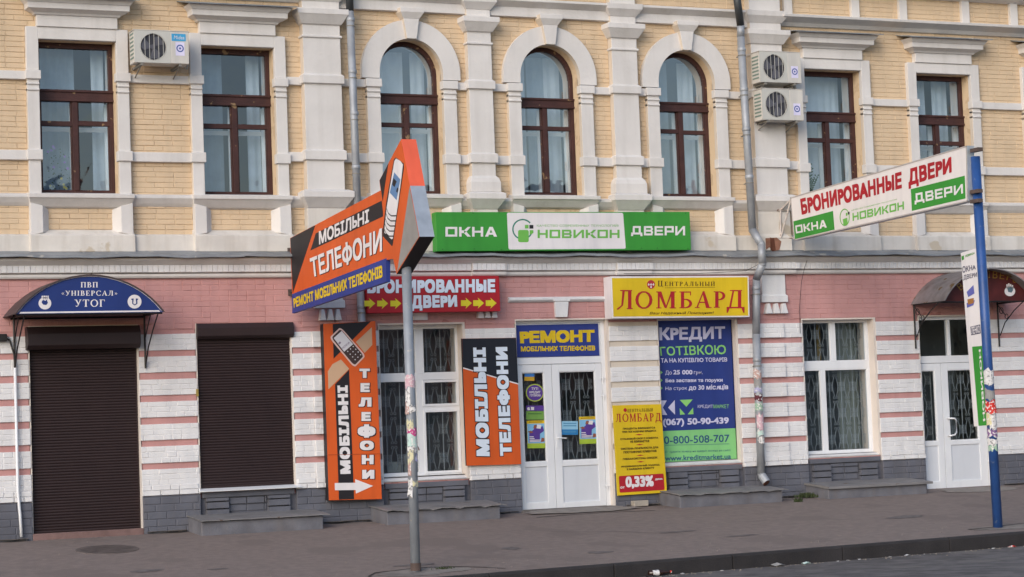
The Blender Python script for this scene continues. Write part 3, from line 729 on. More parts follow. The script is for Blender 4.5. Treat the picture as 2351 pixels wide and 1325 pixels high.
upper_window(RECT[1], False, 0, [(.0, .58, 0), (.82, 1, 1)])
upper_window(RECT[2], False, 0, [(0, .44, 0), (.80, 1, 1)])
upper_window(ARCH[0], True, ZC, [(0, .62, 1), (.75, 1, 1)])
upper_window(ARCH[1], True, ZC, [(0, .35, 1), (.38, .7, 0), (.7, 1, 1)])
upper_window(ARCH[2], True, ZC, [(0, .5, 0), (.7, 1, 1)])
upper_window(RECT[3], False, 0, [(0, 1, 1)])
upper_window(RECT[4], False, 0, [(0, .55, 1), (.7, 1, 1)])
upper_window(RECT[5], False, 0, [(0, 1, 1)])

# ornamental bars behind the ground-floor glass
def grille(name, x0, x1, z0, z1, y, sp=.235, hh=.40):
    G = holder(name, BLD); n = max(1, round((x1-x0)/sp)); d = (x1-x0)/n
    mb_ = MB(); mb_.tube([(0, 0, z0), (0, 0, z1)], .008, 6); bar = mb_.build('bar', IRW, G); bar.location = (x0+d, y, 0)
    for i in range(2, n): inst(bar, (x0+d*i, y, 0))
    m = MB(); r = .0055
    for sg in (-1, 1):
        pts = [(sg*(.012+.040*math.cos(t*math.pi/2)**1.2 if abs(t) < 1 else sg*.012), 0, .17*t) for t in [k/6 for k in range(-5, 6)]]
        m.tube(pts, r, 5)
        for zz in (-.165, .165):
            m.tube([(sg*.028+.020*math.cos(R(k)), 0, zz+(.0)+.018*math.sin(R(k))) for k in range(0, 361, 40)], r*.8, 4, cap=False)
        for zz in (-.038, .038):
            m.tube([(sg*.080+.030*math.cos(R(k)), 0, zz+.030*math.sin(R(k))) for k in range(0, 361, 36)], r*.8, 4, cap=False)
            m.tube([(sg*.080+.012*math.cos(R(k)), 0, zz+.012*math.sin(R(k))) for k in range(0, 361, 60)], r*.8, 4, cap=False)
    sc = m.build('scroll', IRW, G); k = max(1, round((z1-z0)/hh)); dz = (z1-z0)/k; first = True
    for i in range(n):
        for j in range(k):
            l = (x0+d*(i+.5), y, z0+dz*(j+.5))
            if first: sc.location = l; sc.scale = (d/.235, 1, dz/.40); first = False
            else: inst(sc, l)
    for z in (z0+.01, z1-.01): MB().box(x0, x1, y-.006, y+.006, z-.008, z+.008).build('rail', IRW, G)
def pvc_window(a, b, z0, z1, y, lights, sill):
    W = holder('shop_window', BLD); m = MB()
    m.box(a, a+.055, y, y+.07, z0, z1).box(b-.055, b, y, y+.07, z0, z1).box(a+.055, b-.055, y+.001, y+.07, z0, z0+.06).box(a+.055, b-.055, y+.001, y+.07, z1-.055, z1)
    m.build('frame', PVC, W, bevel=.004)
    for k, (x0, x1, p0, p1, sash) in enumerate(lights):
        m = MB(); t = .035 if sash else .022; yy = y-.012 if sash else y+.004
        m.box(x0, x0+t, yy, y+.06, p0, p1).box(x1-t, x1, yy, y+.06, p0, p1).box(x0+t, x1-t, yy+.001, y+.06, p0, p0+t).box(x0+t, x1-t, yy+.001, y+.06, p1-t, p1)
        m.build('sash', PVC, W, bevel=.003)
        m = MB(); quadpane(m, x0+t, x1-t, p0+t, p1-t, y+.03); m.build('pane', GLD, W)
    return W
Y3 = .13
W3 = pvc_window(-2.86, -1.54, .56, 2.74, Y3, [(-2.81, -2.21, 2.03, 2.71, 0), (-2.12, -1.575, 2.03, 2.71, 0), (-2.81, -2.21, .60, 1.95, 0), (-2.14, -1.57, 1.56, 1.94, 1), (-2.14, -1.57, .59, 1.51, 1)], .5)
m = MB(); m.box(-2.805, -1.595, Y3+.002, Y3+.06, 1.945, 2.035).box(-2.21, -2.12, Y3+.001, Y3+.06, .62, 1.945).box(-2.21, -2.12, Y3+.001, Y3+.06, 2.035, 2.685).box(-2.12, -1.57, Y3+.003, Y3+.06, 1.505, 1.565); m.build('glazing_bar', PVC, W3, bevel=.003)
m = MB(); m.stack(-2.88, -1.52, [(-.12, .50), (.06, .50), (.07, .515), (.0, .55), (-.12, .57)]); m.build('window_ledge', WB, W3, bevel=.004)
grille('window_grille', -2.86, -2.2, .60, 2.70, .32); grille('window_grille', -2.2, -1.54, .60, 2.70, .325)
W5 = pvc_window(4.17, 5.50, .60, 2.72, .09, [(4.22, 4.80, 2.05, 2.69, 0), (4.86, 5.45, 2.05, 2.69, 0), (4.22, 4.585, .64, 1.94, 0), (4.64, 5.45, .64, 1.94, 0)], .55)
m = MB(); m.box(4.225, 5.445, .092, .15, 1.94, 2.05).box(4.80, 4.86, .093, .15, 2.05, 2.665).box(4.585, 4.64, .093, .15, .66, 1.94); m.build('glazing_bar', PVC, W5, bevel=.003)
m = MB(); m.stack(4.15, 5.53, [(-.08, .555), (.05, .555), (.06, .575), (.0, .60), (-.08, .61)]); m.build('window_ledge', WB, W5, bevel=.004)
grille('window_grille', 4.18, 5.50, .62, 2.70, .28)
curtain(5.10, 5.5, .6, 2.7, .45, W5, mat('drab_curtain', (.30, .32, .28), .9, .1, 5), .01, .12)
curtain(4.72, 4.80, 2.0, 2.7, .40, W5, mat('ochre_curtain', (.30, .20, .06), .9, .1, 5), .01, .12)
m = MB(); m.box(-2.62, -2.42, .36, .40, .60, .78).box(-2.36, -2.2, .38, .41, .60, .88).box(-2.08, -1.96, .37, .40, .60, .84); tag(m.build('cardboard_box', mat('pale_card', (.45, .46, .42), .9, .1, 5)), 'pale boxes standing inside on the sill of the phone shop window', 'box')

# roller shutters, each slat a piece
def shutter(a, b, z0, z1, off, n, boxr, boxz, boxo, name):
    S_ = holder(name, BLD); p = (z1-z0)/n; m = MB(); h = p-.003
    prof = [(0, 0), (.006, h*.12), (.0095, h*.45), (.007, h*.8), (.0, h)]
    vs = [(x, -o, z) for x in (a, b) for o, z in prof]+[(a, .006, h), (a, .006, 0), (b, .006, h), (b, .006, 0)]
    m.add(vs, [(i, i+1, i+6, i+5) for i in range(4)]+[(4, 10, 12, 9), (0, 5, 13, 11)])
    sl_ = m.build('slat', BRN, S_); sl_.location = (0, -off, z0+.0)
    for i in range(1, n):
        q = inst(sl_, (0, -off+random.uniform(-.001, .001), z0+p*i))
    MB().wbox(a, b, off-.03, off-.012, z0, z1).build('shutter_back', BRNB, S_)
    for x0, x1 in ((a-.035, a), (b, b+.035)): MB().wbox(x0, x1, off-.05, off+.018, z0-.02, z1+.02).build('guide_rail', BRN, S_, bevel=.003)
    m = MB(); x0, x1 = boxr; zb, zt = boxz; f = boxo; k = (zt-zb)*.32
    m.prism([(x0, -.0, zt), (x0, -f+k*.5, zt), (x0, -f, zt-k), (x0, -f, zb+k*.55), (x0, -f+k*.6, zb), (x0, 0, zb)], (x1-x0, 0, 0)); m.build('roller_box', BRNB, S_, bevel=.006)
    return S_
s1 = shutter(-7.80, -6.375, .045, 2.49, .01, 64, (-7.87, -6.345), (2.48, 2.785), .25, 'roller_shutter')
s2 = shutter(-5.505, -4.165, .56, 2.60, .03, 54, (-5.53, -4.14), (2.585, 2.80), .15, 'roller_shutter')
MB().wbox(-5.50, -4.17, .012, .05, .535, .565).build('bottom_bar', BRN, s2); MB().wbox(-5.56, -5.53, .09, .115, 1.80, 1.90).build('lock_box', mat('brass', (.30, .22, .06), .5, .1, 6), s2)
m = MB(); m.stack(-5.56, -4.115, [(.10, .495), (.185, .49), (.19, .505), (.05, .535)]); m.build('window_ledge', PVC, BLD, bevel=.003)
m = MB(); m.wbox(-7.83, -6.34, -.1, .12, -.05, .045); m.build('doorstep', mat('painted_step', (.20, .125, .115), .9, .25, 5, .5, 40, .2), BLD, bevel=.008)

# double doors in white plastic
def leaf(D, x0, x1, z0, z1, gx0, gx1, gz0, gz1, pz0, pz1, y):
    L_ = holder('door_leaf', BLD); m = MB()
    m.box(x0, gx0, y, y+.06, z0, z1).box(gx1, x1, y, y+.06, z0, z1).box(gx0, gx1, y+.0005, y+.06, gz1, z1).box(gx0, gx1, y+.0005, y+.06, pz1, gz0).box(gx0, gx1, y+.0005, y+.06, z0, pz0)
    m.build('leaf_frame', PVC, L_, bevel=.004)
    m = MB(); quadpane(m, gx0, gx1, gz0, gz1, y+.03); m.build('pane', GLD, L_)
    m = MB(); e = .012; m.box(gx0, gx1, y+.018, y+.04, pz0, pz1); m.build('lower_panel', PVG, L_)
    m = MB()
    for a_, b_, c_, d_ in ((gx0, gx1, gz0, gz0+e), (gx0, gx1, gz1-e, gz1), (gx0, gx0+e, gz0+e, gz1-e), (gx1-e, gx1, gz0+e, gz1-e)): m.box(a_, b_, y+.012, y+.029, c_, d_)
    m.build('glazing_bead', PVC, L_)
    return L_
yd = .02
D1 = holder('door_frame', BLD)
m = MB(); m.box(-.735, -.685, yd-.01, yd+.08, -.02, 2.79).box(.705, .80, yd-.01, yd+.08, -.02, 2.79).box(-.685, .705, yd-.008, yd+.08, 2.125, 2.225).box(-.685, .705, yd-.008, yd+.08, 2.73, 2.79).box(-.685, .705, yd+.01, yd+.05, 2.225, 2.73)
m.build('outer_frame', PVC, D1, bevel=.004)
l1 = leaf(D1, -.683, -.122, .0, 2.12, -.605, -.245, .69, 2.01, .10, .62, yd)
l2 = leaf(D1, -.116, .70, .0, 2.12, .0, .595, .69, 2.01, .08, .61, yd)
grille('door_grille', -.64, -.21, .66, 2.05, .22); grille('door_grille', -.02, .64, .66, 2.05, .22)
m = MB(); m.box(-.085, -.045, yd-.012, yd, .88, 1.10).tube([(-.065, yd-.01, 1.03), (-.065, yd-.05, 1.03), (.055, yd-.055, 1.022)], .009, 8); m.build('handle', PVC, l2, bevel=.002)
for z in (1.88, 1.62, .27):
    for xx, ll in ((.71, l2), (-.70, l1)): MB().tube([(xx, yd-.022, z-.035), (xx, yd-.022, z+.035)], .012, 8).tube([(xx-.03, yd-.016, z+.015), (xx+.035, yd-.016, z+.015)], .010, 8).build('hinge', PVC, ll)
D2 = holder('door_frame', BLD)
m = MB(); m.box(6.34, 6.385, yd-.01, yd+.08, -.05, 2.74).box(7.625, 7.71, yd-.01, yd+.08, -.05, 2.74).box(6.385, 7.625, yd-.008, yd+.08, 1.985, 2.10).box(6.385, 7.625, yd-.008, yd+.08, 2.68, 2.74).box(6.955, 7.005, yd-.006, yd+.08, 2.10, 2.68)
m.build('outer_frame', PVC, D2, bevel=.004)
for x0, x1 in ((6.385, 6.955), (7.005, 7.625)):
    m = MB(); quadpane(m, x0, x1, 2.10, 2.68, yd+.03); m.build('pane', GLD, D2)
l3 = leaf(D2, 6.387, 6.79, -.05, 1.98, 6.42, 6.675, .73, 1.87, .09, .66, yd)
l4 = leaf(D2, 6.797, 7.62, -.05, 1.98, 6.92, 7.48, .73, 1.87, .09, .66, yd)
grille('door_grille', 6.38, 6.72, .70, 1.92, .22); grille('door_grille', 6.88, 7.52, .70, 1.92, .22)
m = MB(); m.tube([(6.875, yd, 1.09), (6.875, yd-.06, 1.09), (6.96, yd-.075, 1.085), (6.99, yd-.075, 1.05), (6.985, yd-.075, .86), (6.95, yd-.075, .82), (6.875, yd-.06, .81), (6.875, yd, .81)], .014, 8); m.build('pull_handle', PVC, l4, smooth=True)
for z in (1.0, .75, .35): MB().tube([(7.64, yd-.022, z-.035), (7.64, yd-.022, z+.035)], .012, 8).tube([(7.60, yd-.016, z+.01), (7.67, yd-.016, z+.01)], .010, 8).build('hinge', PVC, l4)
# dark lobby walls behind the glass
LOB = mat('lobby_wall', (.28, .31, .33), .9, .2, 1)
MB().box(-7, 8.2, 1.6, 1.65, -.3, 3.3).build('partition', LOB, BLD)
MB().wbox(-.75, .82, -.3, .14, -.06, -.003).build('threshold', STP, BLD, bevel=.01)

# ================================================================ WINDOW-WELL COVERS, STEPS, GROUND DETAILS
def well(x0, x1, label, wavy, xo=0, thick=.012):
    t = thing('window_well_cover', label, 'well cover', ((x0+x1)/2, -.45, 0), 'low covers over the cellar window wells')
    m = MB(); P = []
    for x in (x0+xo, x1-.03): P += [(x, -.10, -.2), (x, -.76, -.3), (x, -.76, .108), (x, -.10, .165)]
    m.add(P, [(0, 1, 2, 3), (7, 6, 5, 4), (1, 5, 6, 2), (2, 6, 7, 3), (0, 4, 5, 1), (0, 3, 7, 4)]); m.build('kerb_block', mat('well_paint', (.145, .145, .165), .85, .25, 4, .6, 40, .35, soot=(.16, .13, .11)), t, bevel=.012)
    m = MB(); n = 26; vs = []
    for i in range(n+1):
        x = x0-.02+(x1-x0+.06)*i/n; wv = wavy*(math.sin(i*1.1)+.6*math.sin(i*2.3))
        vs += [(x, -.08, .185), (x, -.45, .160+wv*.3), (x+.02*math.sin(i), -.81-wv*.6, .128+wv)]
    k = len(vs); vs += [(v[0], v[1], v[2]-thick) for v in vs]
    fs = []
    for i in range(n):
        for j in (0, 1): a = 3*i+j; fs += [(a, a+1, a+4, a+3), (k+a+3, k+a+4, k+a+1, k+a)]
        a = 3*i+2; fs.append((a, a+k, a+k+3, a+3)); a = 3*i; fs.append((a+3, a+k+3, a+k, a))
    fs += [(0, k, k+1, 1), (1, k+1, k+2, 2), (3*n+1, 3*n+1+k, 3*n+k, 3*n), (3*n+2, 3*n+2+k, 3*n+1+k, 3*n+1)]
    m.add(vs, fs); m.build('metal_lid', LID, t)
well(-5.72, -3.98, 'low grey well cover with flat metal lid under the second roller shutter', .002)
well(-3.08, -1.34, 'low grey well cover with wavy bent lid behind the grey signpost', .010)
well(1.52, 3.30, 'low grey well cover with bent lid under the blue credit banner', .007)
well(4.08, 5.90, 'low grey well cover with thick straight lid beside the entrance with the rusty canopy', .0, .0, .035)
zg = lambda x, off: zk(x)*off/KO
def disc(name, cx, off, r, matr, label, cat):
    m = MB(); p = []
    for i in range(28):
        a = 2*math.pi*i/28; x = cx+r*math.cos(a); o = off+r*math.sin(a); p.append((x, -o, zg(x, o)+.006))
    m.prism(p, (0, 0, -.03))
    for i in range(-3, 4):
        h = math.sqrt(max(0, r*r*.72-(i*r/4)**2)); m.add([(cx-h, -off-i*r/4-.01, zg(cx, off+i*r/4)+.0095), (cx+h, -off-i*r/4-.01, zg(cx, off+i*r/4)+.0095), (cx+h, -off-i*r/4+.01, zg(cx, off+i*r/4)+.0095), (cx-h, -off-i*r/4+.01, zg(cx, off+i*r/4)+.0095)], [(0, 1, 2, 3)])
    return tag(m.build(name, matr), label, cat)
disc('manhole_cover', -7.18, 1.55, .40, mat('manhole_iron', (.13, .105, .095), .8, .3, 8, .5), 'round rusty manhole cover in the pavement before the shuttered door', 'manhole cover')
def crack(pts, w_, off_lift=.0065, name='pavement_patch', matr=None):
    m = MB(); n = len(pts)
    for i in range(n-1):
        (x0, o0), (x1, o1) = pts[i], pts[i+1]; a, b = w_*random.uniform(.5, 1.2), w_*random.uniform(.5, 1.2)
        m.add([(x0, -o0-a, zg(x0, o0+a)+off_lift), (x1, -o1-b, zg(x1, o1+b)+off_lift), (x1, -o1+b, zg(x1, o1-b)+off_lift), (x0, -o0+a, zg(x0, o0-a)+off_lift)], [(0, 1, 2, 3)])
    o = m.build(name, matr or mat('crack_dark', (.05, .042, .038), .95, .3, 10), pav); return o
def blob(cx, off, rx, ry, lift, matr, name, par=None, n=26, jag=.16):
    m = MB(); p = []
    for i in range(n):
        a = 2*math.pi*i/n; k = 1+random.uniform(-jag, jag); x = cx+rx*math.cos(a)*k; o = off+ry*math.sin(a)*k; p.append((x, -o, zg(x, o)+lift))
    m.add(p, [tuple(range(n))]); return m.build(name, matr, par)
PATCH = mat('pale_asphalt', (.22, .195, .175), .95, .25, 6, .8, 60)
blob(-4.25, 5.05, .55, .26, .005, PATCH, 'pavement_patch', pav); blob(4.35, 5.05, .75, .22, .005, PATCH, 'pavement_patch', pav)
for sx in (0,):
    crack([(-4.95, 5.1), (-4.8, 4.9), (-4.6, 4.85), (-4.35, 4.80), (-4.1, 4.78), (-3.9, 4.85)], .028); crack([(-3.9, 4.8), (-3.65, 4.95), (-3.45, 5.1), (-3.3, 5.3)], .03)
    crack([(-5.1, 5.25), (-5.0, 5.2), (-4.9, 5.05)], .03); crack([(3.55, 5.0), (3.8, 4.98), (4.1, 4.97)], .035); crack([(4.1, 4.9), (4.7, 4.8), (5.6, 4.75)], .02)
    crack([(-1.4, 2.5), (-1.1, 2.7), (-.6, 2.9), (-.2, 3.3), (.1, 3.6)], .008)
    crack([(-.9, .95), (-.5, .9), (.3, .85), (1.0, .95)], .02)
blob(.05, .42, .95, .30, .0055, mat('worn_concrete', (.26, .23, .205), .95, .2, 6, .8, 60), 'pavement_patch', pav)
blob(6.9, .7, .7, .35, .0055, mat('worn_concrete', (.26, .23, .205)), 'pavement_patch', pav)
DIRT = mat('gutter_dirt', (.14, .118, .10), .97, .4, 12, .9, 60)
for x0, x1 in ((-11, -7.9), (-6.3, -5.75), (-3.9, -3.1), (-1.3, -.8), (.95, 1.5), (3.4, 4.05), (6.0, 6.3), (7.8, 11)):
    m = MB(); n = max(3, int((x1-x0)/.12)); p = [(x0, .10)]+[(x0+(x1-x0)*i/n, .13+random.uniform(.0, .09)) for i in range(n+1)]+[(x1, .10)]
    m.add([(x, -o, zg(x, o)+.0045) for x, o in p], [tuple(range(len(p)))]); m.build('dirt_strip', DIRT, pav)
for k in range(9): blob(random.uniform(-8, 8), random.uniform(1.2, 5.0), random.uniform(.06, .35), random.uniform(.04, .16), .0045, mat('oil_stain', (.145, .126, .120), .9, .3, 9), 'pavement_stain', pav, 18, .3)
m = MB()
for k in range(420):
    x = random.uniform(-9, 9); o = abs(random.gauss(0, .5))+.15 if random.random() < .5 else KO-.15-abs(random.gauss(0, .6)); q = random.uniform(.004, .011); z_ = zg(x, o)
    m.add([(x-q, -o, z_), (x+q, -o-q*.5, z_), (x, -o+q, z_), (x, -o, z_+q)], [(0, 1, 3), (1, 2, 3), (2, 0, 3)])
m.build('grit', mat('grit', (.20, .17, .15), .95, .4, 30), pav, kind='stuff')
m = MB()
for k in range(500):
    x = random.uniform(-6, 9); y = -KO-.17-abs(random.gauss(0, .12)); q = random.uniform(.005, .016); z_ = zk(x)-.178
    m.add([(x-q, y, z_), (x+q, y-q*.5, z_), (x, y+q, z_), (x, y, z_+q*.7)], [(0, 1, 3), (1, 2, 3), (2, 0, 3)])
m.build('gutter_grit', mat('pale_grit', (.24, .21, .18), .95, .5, 30), None, kind='stuff'); bpy.data.objects['gutter_grit']['label'] = 'loose grit and dust lying in the gutter'
m = MB(); m.wbox(1.02, 1.26, .14, .26, -.03, .055); tag(m.build('loose_brick', mat('pale_brick', (.36, .32, .27), .9, .2, 9), bevel=.01), 'pale loose brick lying at the wall under the yellow pawnshop board', 'brick')
# weeds
def weeds(name, cx, off, rx, n, h, label):
    m = MB()
    for i in range(n):
        x = cx+random.gauss(0, rx*.5); o = off+random.gauss(0, rx*.3); a = random.uniform(0, 6.28); l = h*random.uniform(.4, 1.1); z = zg(x, max(o, .1)); wd = random.uniform(.006, .014); ln = random.uniform(.2, .8)
        dx, dy = math.cos(a), math.sin(a)
        m.add([(x-dy*wd, -o+dx*wd, z), (x+dy*wd, -o-dx*wd, z), (x+dx*l*ln*.5+dy*wd, -o+dy*l*ln*.5, z+l*.7), (x+dx*l*ln, -o+dy*l*ln, z+l)], [(0, 1, 2, 3)])
    o = m.build(name, mat('weed_green', (.045, .06, .022), .8, .3, 20)); o['kind'] = 'stuff'; return tag(o, label, 'weeds')
weeds('weeds', 3.95, .35, .17, 200, .07, 'dark green weeds at the foot of the downpipe between two well covers')
weeds('grass', -3.95, 4.95, .14, 110, .02, 'thin moss and grass in the crack beside the grey signpost')
weeds('weeds', 3.45, .9, .08, 60, .06, 'small tuft of weeds at the corner of the credit banner cover')

# ================================================================ SIGNS
def pmat(name, hexc, rough=.45, var=.05): return mat(name, srgb(hexc), rough+.1, .10, 1.7, .08, 6, .22, spec=.35)
ORG = pmat('orange_print', 'CC571F'); ORD = pmat('orange_rim', 'DE6044'); BLK = pmat('black_print', '231F22'); WPR = pmat('white_print', 'DCD7D7'); BLU = pmat('blue_print', '2B3A82')
YLW = pmat('yellow_print', 'D4B41C'); GRN = pmat('green_print', '388C34'); GRL = pmat('light_green_print', '6CB04E'); RED = pmat('red_print', 'A61E28'); TEAL = pmat('teal_print', '2D7A66')
SIL = mat('silver_panel', (.50, .53, .56), .35, .12, 8, .2, 15, .2, metal=.5); BEI = pmat('beige_print', 'C3A183'); GPH = pmat('grey_panel', '9C9590'); SKB = pmat('sky_print', '7FB4D6')
def Zf(ox, oy, k): return lambda *a: [(ox+a[i]*k, oy+a[i+1]*k) for i in range(0, len(a), 2)]
def Zb(ox, oy, k): return lambda x0, y0, x1, y1: [(ox+x0*k, oy+y0*k), (ox+x1*k, oy+y0*k), (ox+x1*k, oy+y1*k), (ox+x0*k, oy+y1*k)]
def arrow(m, pl, x, y, L, H, h, mi=0, d=.001):
    flat(m, pl, [(x, y-H*.26), (x+L*.5, y-H*.26), (x+L*.42, y-H*.5), (x+L, y), (x+L*.42, y+H*.5), (x+L*.5, y+H*.26), (x, y+H*.26)], h-d, h, mi)

# --- orange overhead sign with the arrow-shaped head on the grey pole
OS = thing('overhead_phone_sign', 'orange slanted sign with black corner running from wall to pole, with a thick pointed head', 'sign', (-4.3, -4.9, 3.0))
pb = xplane(-4.20); z = Zf(640, 300, .3246)
m = MB(); flat(m, pb, [(666, 547), (903, 422), (905, 594), (887, 597), (887, 600), (671, 677)], -.05, 0, 0, 2); m.build('board', [ORG, BLK, SIL], OS)
m = MB(); flat(m, pb, z(97, 1156, 762, 903, 762, 1070, 97, 1293), -.05, .004, 0, 0); m.build('lower_strip', BLU, OS)
m = MB(); flat(m, pb, [(666.5, 547.5), (724, 517), (672.5, 673)], .0005, .0015); flat(m, pb, z(262, 727, 735, 492, 738, 607, 225, 848), .0005, .0015); m.build('black_panels', BLK, OS)
m = MB(); q = z(285, 712, 640, 552, 640, 648, 287, 808); text(m, pb, 'МОБІЛЬНІ', q, .003, 0, .03); q = z(220, 900, 732, 682, 732, 858, 236, 1045)
m2 = MB(); text(m2, pb, 'ТЕЛЕФОНИ', [(x+1.4, y+1.2) for x, y in q], .0025, 0, .03); m2.build('lettering_shadow', BLK, OS); text(m, pb, 'ТЕЛЕФОНИ', q, .004, 0, .03); m.build('white_lettering', WPR, OS)
m = MB(); text(m, pb, 'РЕМОНТ МОБІЛЬНИХ ТЕЛЕФОНІВ', z(106, 1182, 736, 948, 738, 1040, 110, 1255), .007, 0, .045); m.build('yellow_lettering', YLW, OS)
ph = xplane(-4.40); T_ = .19
hp = z(865, 60, 928, 390, 995, 750, 833, 1015, 740, 600, 712, 352, 778, 226)
m = MB(); m.prism([ph.w(ph.px(*p), 0) for p in hp], (T_, 0, 0), 0); mm = m.m; 
for k, mi in ((2, 1), (3, 2), (4, 3), (5, 0), (6, 3), (7, 3), (8, 0)): mm[k] = mi
m.build('arrow_head', [ORG, ORD, SIL, BLK], OS)
m = MB(); flat(m, ph, z(926, 395, 992, 750, 833, 1005, 842, 975), .001, .002); m.build('grey_field', mat('grey_field', (.26, .245, .23), .5, .1, 6, .1, 20), OS)
m = MB(); flat(m, ph, z(776, 232, 714, 352, 736, 500, 752, 385), .001, .002); flat(m, ph, z(815, 205, 828, 190, 885, 232, 886, 262, 806, 812, 800, 817, 738, 748, 738, 700, 762, 500), .001, .002); m.build('phone_outline', BLK, OS)
m = MB(); flat(m, ph, z(831, 197, 862, 215, 880, 240, 870, 330, 845, 520, 808, 765, 799, 768, 750, 722, 750, 690, 766, 540, 800, 330, 820, 215), .003, .004)
m.build('phone_body', WPR, OS)
m = MB()
for k in range(5):
    y = 548+k*36; m.cut(); q = [(766-k*4, y), (778-k*4, y+32), (798-k*4, y+50), (836-k*6, y+50)]
    flat(m, ph, z(*[v for p in q for v in p], *[v for p in reversed(q) for v in (p[0], p[1]+9)]), .005, .0055)
m.build('key_row', BLK, OS)
m = MB(); flat(m, ph, z(820, 295, 862, 345, 836, 492, 788, 438), .005, .006); m.build('phone_screen', pmat('screen_print', '5E7FA8'), OS)
m = MB(); flat(m, ph, z(815, 335, 838, 360, 822, 400, 806, 380), .007, .008); flat(m, ph, z(842, 400, 850, 410, 842, 440, 834, 430), .007, .008); m.build('phone_screen_figure', BLK, OS)
for yy in (572, 668):
    P = Vector(pb.w(pb.px(668, yy), -.025)); MB().tube([P, (P.x+.02, -.10, P.z-.02)], .018, 8).box(P.x-.03, P.x+.07, -.16, -.12, P.z-.06, P.z+.03).build('wall_bracket', mat('rusty_steel', (.10, .07, .06), .8, .3, 12), OS)
# grey pole
GP = thing('signpost', 'grey steel pole covered with torn flyers under the orange arrow-headed sign', 'pole', (-4.315, -5.0, -.4), 'poles holding the overhead signs')
m = MB(); m.tube([(-4.325, -5, -.55), (-4.31, -5, 3.22)], .058, 20); m.build('pole', mat('grey_pole_paint', (.27, .29, .32), .5, .15, 5, .3, 30, .3, metal=.2, patch=((.36, .34, .32), 7, .63)), GP, smooth=True)
MB().tube([(-4.322, -5, -.42), (-4.322, -5, -.33)], .063, 16).build('pole_collar', mat('rusty_steel', (.1, .07, .06)), GP)

# --- white overhead sign on the blue pole
WS = thing('overhead_door_sign', 'long white slanted sign with red lettering reaching from wall to the blue pole', 'sign', (3.9, -2.8, 4))
pw = xplane(3.86); z = Zf(1740, 320, .2382)
m = MB(); flat(m, pw, z(315, 560, 2015, 60, 2025, 600, 350, 975), -.12, 0, 0, 1); m.build('box', [mat('white_acrylic', (.72, .67, .65), .4, .06, 3, 0, 40, .15), SIL], WS, bevel=.004)
m = MB()
fr = z(315, 560, 2015, 60, 2025, 600, 350, 975); a, b, c, d = [Vector(pw.px(*p)) for p in fr]; e = .018
for p, q, r_, s_ in ((a, b, b-Vector((0, e)), a-Vector((0, e))), (d, c, c+Vector((0, e)), d+Vector((0, e))), (a, d, d+Vector((e, 0)), a+Vector((e, 0))), (b, c, c-Vector((e, 0)), b-Vector((e, 0)))): flat_uv(m, pw, [p, q, r_, s_], .0005, .006)
m.build('frame_edge', mat('frame_edge_grey', (.42, .38, .36), .5, .1, 6), WS)
m = MB(); text(m, pw, 'БРОНИРОВАННЫЕ', z(408, 573, 1386, 308, 1390, 472, 425, 730), .003, 0, .05, space=1.06); text(m, pw, 'ДВЕРИ', z(1448, 288, 1866, 168, 1870, 345, 1455, 480), .003, 0, .05, space=1.06); m.build('red_lettering', RED, WS)
m = MB(); flat(m, pw, z(343, 790, 725, 690, 740, 870, 358, 962), .001, .002); m.cut(); flat(m, pw, z(1475, 480, 1995, 350, 2002, 570, 1485, 690), .001, .002); m.build('green_field', GRN, WS)
m = MB(); tec(m, pw, 'ОКНА', z(362, 832, 660, 772, 664, 850, 370, 908), .004); tec(m, pw, 'ДВЕРИ', z(1508, 525, 1978, 430, 1980, 520, 1515, 622), .004); m.build('white_lettering', WPR, WS)
m = MB(); tec(m, pw, 'НОВИКОН', z(912, 712, 1408, 597, 1410, 675, 915, 787), .003); text(m, pw, 'КАЧЕСТВО СОВРЕМЕННЫХ ТЕХНОЛОГИЙ', z(905, 676, 1340, 570, 1340, 584, 905, 692), .003, 0, .0)
def ring(m, pl, pts_o, pts_i, h, mi=0):
    n = len(pts_o)
    for i in range(n-(0 if len(pts_o) == len(pts_i) and pts_o[0] != pts_o[-1] else 1)):
        j = (i+1) % n; m.add([pl.w(pl.px(*q), h) for q in (pts_o[i], pts_o[j], pts_i[j], pts_i[i])], [(0, 1, 2, 3)], mi)
m.cut(); ring(m, pw, z(*[v for p in circ(838, 752, 48, 84) for v in p]), z(*[v for p in circ(838, 752, 41, 74) for v in p]), .003)
flat(m, pw, z(820, 770, 862, 755, 868, 815, 828, 835), .003, .004); flat(m, pw, z(850, 710, 865, 706, 866, 735, 851, 738), .003, .004); m.build('green_lettering', GRL, WS)
m = MB(); flat(m, pw, z(870, 700, 884, 697, 885, 722, 871, 726), .003, .004); m.build('logo_square', BLK, WS)
# bracket between the sign and the wall
m = MB(); P0 = pw.w(pw.px(1813, 457), -.03); P1 = pw.w(pw.px(1823, 548), -.03)
A, B_ = Vector((3.82, -.17, 4.42)), Vector((3.80, -.17, 3.98))
for p, q in ((P0, A), (P0+Vector((0, .02, -.02)), B_), (A, B_), (A+Vector((.18, 0, 0)), A-Vector((.06, 0, 0))), (B_+Vector((.2, 0, 0)), B_-Vector((.05, 0, 0))), (P1, Vector((4.0, -.17, 3.99)))): m.tube([p, q], .014, 6)
m.build('wall_bracket', mat('old_white_steel', (.50, .44, .40), .6, .25, 12, patch=((.16, .08, .05), 10, .6)), WS)
m = MB(); 
for yy in (345, 440, 462): P = pw.w(pw.px(2226, yy), -.05); m.cut().box(P.x-.03, P.x+.05, P.y-.16, P.y+.02, P.z-.03, P.z+.02)
m.build('pole_clamp', mat('rusty_steel', (.1, .07, .06)), WS)
BP = thing('signpost', 'blue steel pole plastered with stickers, holding the long white sign', 'pole', (4.0, -5.0, -.33), 'poles holding the overhead signs')
